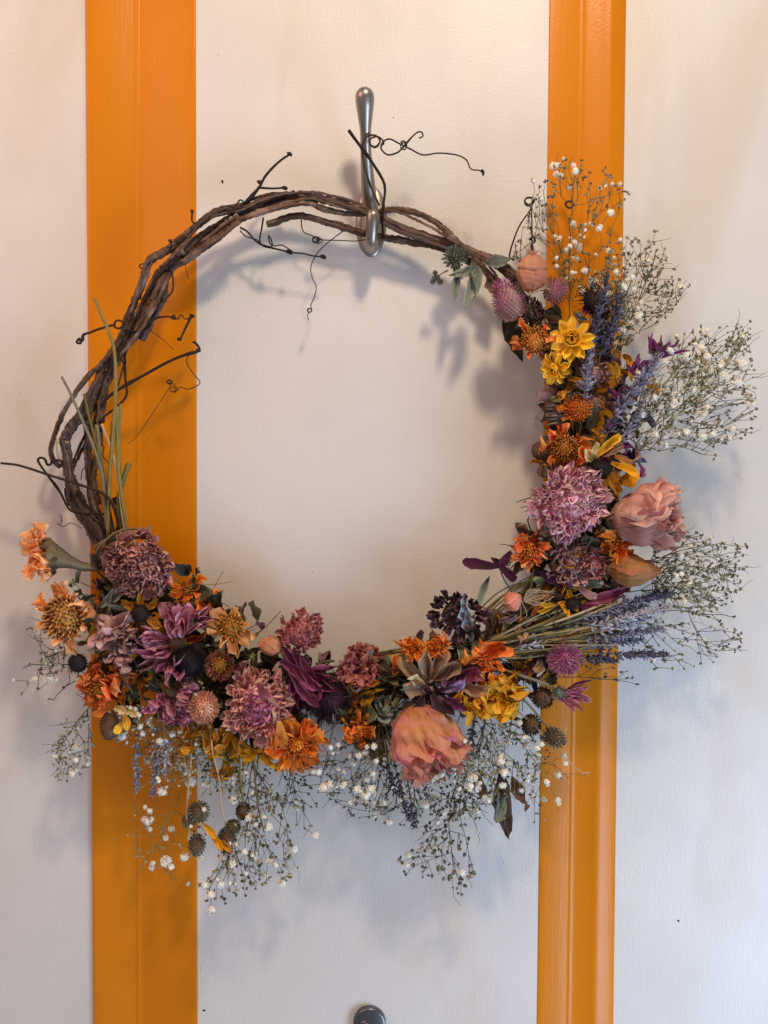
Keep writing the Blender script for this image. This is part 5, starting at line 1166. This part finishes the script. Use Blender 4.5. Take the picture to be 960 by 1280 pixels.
# clover / globe amaranth
bract_ball(636, 380, 84, 19, (-.45, -.95, .35), 'clover', 'magenta-topped clover head nearest the sage leaves', n=230, L=.34, W=.2, cr=.84, h=1.5, curl=.5, seed=1)
bract_ball(629, 364, 86, 13.5, (-.45, -.9, .45), 'magenta', None, n=80, L=.5, W=.16, h=1.1, cr=.8, curl=.2, seed=2)
bract_ball(692, 364, 74, 16, (.7, -.5, .4), 'clover', 'pale magenta clover head right of the peach seed pod', n=150, L=.45, W=.15, cr=.75, h=1.2, curl=.2, seed=3)
bract_ball(706, 824, 98, 18, (.1, 0, 1), 'magenta', 'magenta and cream starry head below the lavender', n=120, L=.75, W=.085, h=.9, curl=.2, seed=4)
M['magcream'] = petal_mat('magenta_cream_bract', '8c2a64', 'c79aa4', 'e0c8b8', 0.2, spread=0.25)
bract_ball(706, 825, 96, 20, (.1, 0, 1), 'magcream', None, n=80, L=.62, W=.08, h=.9, curl=.1, seed=5)
# purple thistles
bract_ball(822, 440, 84, 11, (.3, -.9, .3), 'calyx', 'purple thistle at the tip of the lavender', n=50, L=.6, W=.2, h=1.2, seed=6)
for k in range(18):
    a = random.uniform(10, 160); leafp(820 + random.uniform(-10, 12), 448 - random.uniform(0, 8), 84 + random.uniform(-8, 8), random.uniform(16, 30), 2.2, random.uniform(-.5, .5), a, 'purple', random.uniform(-1, 1), .12, .5, 'petal', 'strap', .5, None, k, 7)
for k in range(12):
    leafp(778 + random.uniform(-6, 6), 500 + random.uniform(-5, 5), 82, random.uniform(14, 24), 3, random.uniform(-.3, .5), random.uniform(30, 130), 'purple', random.uniform(-.8, .8), .12, .5, 'petal', 'strap', .5, None, k, 7)
for k in range(10):
    leafp(796 + random.uniform(-6, 6), 466 + random.uniform(-5, 5), 76, random.uniform(14, 24), 3, random.uniform(-.3, .5), random.uniform(30, 130), 'purple', random.uniform(-.8, .8), .12, .5, 'petal', 'strap', .5, None, k, 7)
bract_ball(698, 866, 92, 11, (.7, .3, .3), 'leaf_gr', 'thistle with purple petals streaming right, low on the right', n=60, L=.5, W=.2, h=1.1, seed=7)
for k in range(22):
    leafp(702 + random.uniform(-3, 4), 866 + random.uniform(-6, 8), 92, random.uniform(22, 42), 3.2, random.uniform(-.3, .5), random.uniform(-50, 30), 'dahlia', random.uniform(-1, 1), .12, .6, 'petal', 'strap', .5, None, k, 9)
stalk('stem', [(620, 834, 74), (650, 844, 84), (680, 854, 90), (694, 862, 92)], 2.0, 'dusty_stem', 6)
for k in range(16):
    leafp(672 + random.uniform(-14, 14), 838 + random.uniform(-12, 12), 70, random.uniform(16, 30), 5, random.uniform(-.3, .5), random.uniform(0, 360), random.choice(['plum', 'darkpom', 'leaf_br']), random.uniform(-1, 1), .12, .6, 'withered_petal', 'ray', .5, None, k, 8)

# strawflowers
def strawflower(x, y, d, R, f, mat, label, rows=((1.0, 10, 88, .25), (.9, 9, 72, .26), (.42, 10, 30, .5), (.26, 8, 10, .5)), seed=0, cmat='orange_fl', sx=1):
    random.seed(seed + int(x)); o = root('strawflower', x, y, d, f, florets(R * .22, 40, R * .02, R * .1, .6, cmat, seed), label)
    for (s_, n, th, W_) in rows:
        for i in range(n):
            a = 6.283 * i / n + random.uniform(-.12, .12) + s_ * 3; me = petal_mesh('petal', mat, W=W_, shape='point' if mat != 'straw_y' else 'blade', cup=.55, curl=.35, ruf=.04, nu=4, nv=6, seed=i % 5)
            tt = R_(th + random.uniform(-9, 9))
            link('petal', me, o, RZ(a) @ TR(0, R * .16, -R * .1) @ RX(math.pi / 2 - tt) @ SC(R * (.62 + .35 * s_) * random.uniform(.88, 1.05)))
    return o
strawflower(715, 425, 98, 29, (-.05, -.1, 1), 'straw_y', 'bright yellow strawflower, fully open')
strawflower(694, 460, 92, 21, (-.4, .35, .6), 'straw_y', 'smaller yellow strawflower turned down behind the open one', seed=3)
bract_ball(255, 884, 108, 22, (-.05, .1, 1), 'straw_peach', 'closed peach strawflower left of the pink-beige pompom', name='strawflower', n=170, L=.42, W=.24, h=1.0, curl=1.0, cr=.68, shape='point', seed=8, th1=2.2)
bract_ball(274, 832, 92, 19, (0, -.1, 1), 'straw_brown', 'russet strawflower with a golden eye', name='strawflower', n=110, L=.55, W=.14, h=.5, curl=.3, seed=9, th1=1.9, start=.5)
link('florets', florets(8, 40, .9, 3, .5, 'ochre', 4), wr, TR(*(P(274, 831, 101) - WL)) @ frame((0, -.1, 1)) @ SC(K(100)), kind='stuff')
bract_ball(236, 852, 92, 17, (-.1, .1, 1), 'tanpetal', None, name='strawflower', n=80, L=.55, W=.12, h=.9, curl=.3, seed=10)
for k, (x, y, r_) in enumerate(((214, 898, 9), (232, 898, 10), (221, 884, 7), (209, 880, 7))):
    bract_ball(x, y, 104, r_, (0, .2, 1), 'dahlia', None, name='flower_bud', n=34, L=.7, W=.28, h=.9, curl=.9, seed=11 + k, shape='ray')

# roses
rose(764, 652, 92, 33, 80, (.94, -.16, .32), 'rose_pink', 'large dusty pink rose lying on its side, mouth to the right', flare=.24, seed=1, crumple=2.0, layers=((1.12, 3, .98), (1.02, 4, 1.0), (.88, 5, 1.04), (.72, 5, 1.05), (.55, 5, 1.04), (.38, 4, 1.0), (.2, 3, .98)), prof=[(0, .25), (.15, .62), (.45, .95), (.75, 1.1), (1, 1.05)], sq=.9)
rose(762, 712, 92, 21, 60, (.97, 0, .2), 'rose_tan', 'closed tan rosebud under the pink rose', flare=.06, seed=2, layers=((1.0, 4, .9), (.85, 4, .98), (.6, 3, 1.0), (.4, 3, 1.0)), prof=[(0, .3), (.15, .72), (.45, 1.0), (.75, .85), (1, .45)], crumple=.6)
rose(512, 886, 86, 38, 82, (.42, .78, .38), 'rose_peach', 'large peach rose flushed pink, hanging mouth down below the ring', flare=.22, seed=3, crumple=2.2, layers=((1.08, 4, .9), (.95, 6, 1.0), (.78, 5, 1.06), (.6, 4, 1.1), (.42, 4, 1.08), (.25, 3, 1.0)), prof=[(0, .3), (.12, .7), (.4, 1.0), (.75, 1.08), (1, 1.0)], sq=.85)
rose(447, 838, 82, 22, 22, (.0, -.1, 1), 'rose_red', 'small dull red rose at the inner edge of the foot', flare=.3, seed=4, layers=((1.0, 5, .8), (.82, 5, .92), (.62, 4, 1.0), (.42, 3, 1.05), (.22, 3, 1.08)))
rose(452, 830, 70, 22, 18, (.3, -.5, .8), 'rose_red', None, flare=.4, seed=5)
rose(338, 815, 84, 16, 24, (.15, -.9, .45), 'bud_peach', 'small round tan-orange rosebud below the rose-red pompom', flare=0, seed=6, layers=((1.0, 4, 1), (.85, 3, 1.0), (.6, 3, 1.0)), prof=[(0, .3), (.2, .8), (.5, 1.0), (.8, .62), (1, .12)], crumple=.4)
rose(633, 756, 92, 12.5, 24, (.6, -.45, .5), 'bud_pink', 'salmon pink bud among pale threadlike stalks', flare=0, seed=7, layers=((1.0, 4, 1), (.85, 3, 1.0)), prof=[(0, .4), (.25, .9), (.5, 1.0), (.8, .62), (1, .1)], crumple=.3, sepal='pale_stem' if False else 'calyx')
for k in range(12):
    stalk('thread_stalk', [(654, 752, 88), (664 + k, 745 + k * 1.8 - 8, 92), (690 + random.uniform(-8, 16), 738 + random.uniform(-4, 18), 84)], .6, 'pale_stem', 4, .4)
for k in range(6):
    a = 1.0 + k * .55; stalk('thread_stalk', [(650, 748, 90), (650 + 16 * math.cos(a), 756 + 14 * math.sin(a), 96), (650 + 22 * math.cos(a + .5), 756 + 18 * math.sin(a + .5), 90)], .55, 'pale_stem', 4, .4)
# inflated seed pod
def pod():
    rg = np.random.RandomState(3); V, F, U = ball_t(19.5, 16, 23, 56, 48)
    th = np.arctan2(V[:, 1], V[:, 0]); zz = V[:, 2] / 23
    k = 1 + .035 * np.cos(5 * th) * (1 - zz ** 2) + .02 * np.sin(9 * th + zz * 6) - .13 * np.exp(-((zz - .12 - .10 * np.abs(np.cos(th))) / .05) ** 2) + .05 * np.exp(-((zz - .24 - .10 * np.abs(np.cos(th))) / .06) ** 2) - .05 * np.exp(-(np.cos(th) / .12) ** 2) * (zz < .1)
    k = k + .018 * np.sin(14 * th + 5 * zz) + .015 * np.sin(23 * zz + 3 * th) + .012 * np.sin(31 * th - 9 * zz)
    V = V * k[:, None]; V[:, 0] *= 1 - .16 * np.clip(-zz, 0, 1) ** 1.2
    o = link('seed_pod', MB().add((V, F, U)).mesh('seed_pod', 'lantern'), wr, TR(*(P(665, 342, 84) - WL)) @ SC(K(84)) @ RX(.15), label='papery peach seed pod with a crease across it, at the top right end of the flowers')
    for i in range(5):
        a = i * 1.257; link('tip', MB().add(petal_t(W=.3, shape='point', cup=.4, curl=-.5, ruf=.1, nu=2, nv=4)).mesh('tip', 'lantern'), o, TR(3.5 * math.cos(a), 3.5 * math.sin(a), 21.5) @ RZ(a - 1.57) @ RX(1.25) @ SC(8))
    stalk('stalk', [(663, 364, 88), (663, 370, 88), (665, 380, 84)], 1.8, 'pale_stem', 6)
    for k in range(5): stalk('thread_stalk', [(664, 367, 88), (674 + k, 364 - k, 90), (684 + k * 1.5, 352 + k * 3, 86)], .7, 'pale_stem', 4, .4)
pod()

# grey seed heads
def seedhead(x, y, d, r, f, label=None, h=1.15, mat='seed', seed=0):
    return bract_ball(x, y, d, r, f, mat, label, name='seed_head', n=130, L=.34, W=.26, cr=.74, h=h, curl=.7, seed=seed, shape='spoon', th1=2.6, core='browncone')
seedhead(249, 1014, 80, 14.5, (.3, .5, .7), 'upper grey seed head on the border of the orange moulding', seed=1)
seedhead(246, 1056, 78, 13.5, (-.1, .6, .7), 'lowest grey seed head, on the edge of the orange moulding', seed=2)
seedhead(283, 1050, 80, 15.5, (.1, .5, .8), 'grey seed head hanging in front of the middle panel, the fuller one', h=1.2, seed=3)
seedhead(291, 1034, 74, 11, (.3, 0, .8), None, seed=4)
seedhead(236, 1026, 74, 10, (-.3, .2, .8), None, seed=5)
seedhead(304, 1014, 76, 11, (.1, .3, .9), 'small brown seed head near the white sprig', mat='browncone', seed=6)
seedhead(692, 922, 84, 14.5, (.6, .2, .5), 'grey seed head standing out over the right orange moulding', seed=7)
seedhead(664, 906, 80, 15, (.2, .2, .8), 'ragged brown seed head left of the one on the orange moulding', mat='browncone', seed=8, h=.8)
seedhead(678, 872, 80, 15, (.2, .2, .8), None, mat='browncone', seed=9, h=.9)
seedhead(302, 925, 84, 9, (0, .5, .8), None, seed=10)
stalk('stem', [(640, 862, 70), (660, 880, 78), (682, 906, 80), (690, 918, 80)], 1.4, 'dusty_stem', 6)
stalk('stem', [(620, 880, 66), (640, 896, 76), (658, 904, 78)], 2.0, 'brown_stem', 6, 3)
for k, (x0, y0, a) in enumerate(((252, 1028, -40), (262, 1040, -50), (268, 1048, -30))):
    leafp(x0, y0, 92, 28, 5, .1, a, 'yellow', .5, .12, .6, 'petal', 'ray', .5, None, k, 8)
# golden and maroon shreds under the peach strawflower
for k in range(26):
    x = random.uniform(236, 330); leafp(x, random.uniform(900, 925), random.uniform(60, 86), random.uniform(20, 40), random.uniform(4, 7), .2, random.uniform(-130, -50), random.choice(['gold', 'yellow', 'plum', 'gold', 'leaf_ol']), random.uniform(-1, 1), .12, .6, 'petal', 'ray', random.uniform(-1, 1), None, k, 8)
# leaves and petals tucked between the flowers, front layer
random.seed(31)
fr = [('leaf_dk', 36), ('leaf_ol', 20), ('leaf_br', 26), ('darkpom', 18), ('gold', 16), ('dusty_mauve', 16), ('tanpetal', 14), ('leaf_gr', 14), ('orange_dk', 14), ('dahlia', 10)]
for mat, n in fr:
    for k in range(n):
        u = random.uniform(.0, .97); p, t = ring_at(u); wd = 30 if u < .35 else (14 if u < .5 else (22 if u < .82 else 10)); off = random.uniform(-1, 1) * wd
        L_ = random.uniform(14, 28); leafp(p[0] - t[1] * off, p[1] + t[0] * off, random.uniform(66, 88), L_, L_ * random.uniform(.18, .35), random.uniform(-.2, .7), random.uniform(0, 360), mat, random.uniform(-1.3, 1.3), .18, .7, 'withered_leaf', random.choice(['ray', 'leaf', 'spoon']), random.uniform(-1.2, 1.2), None, k, 8)
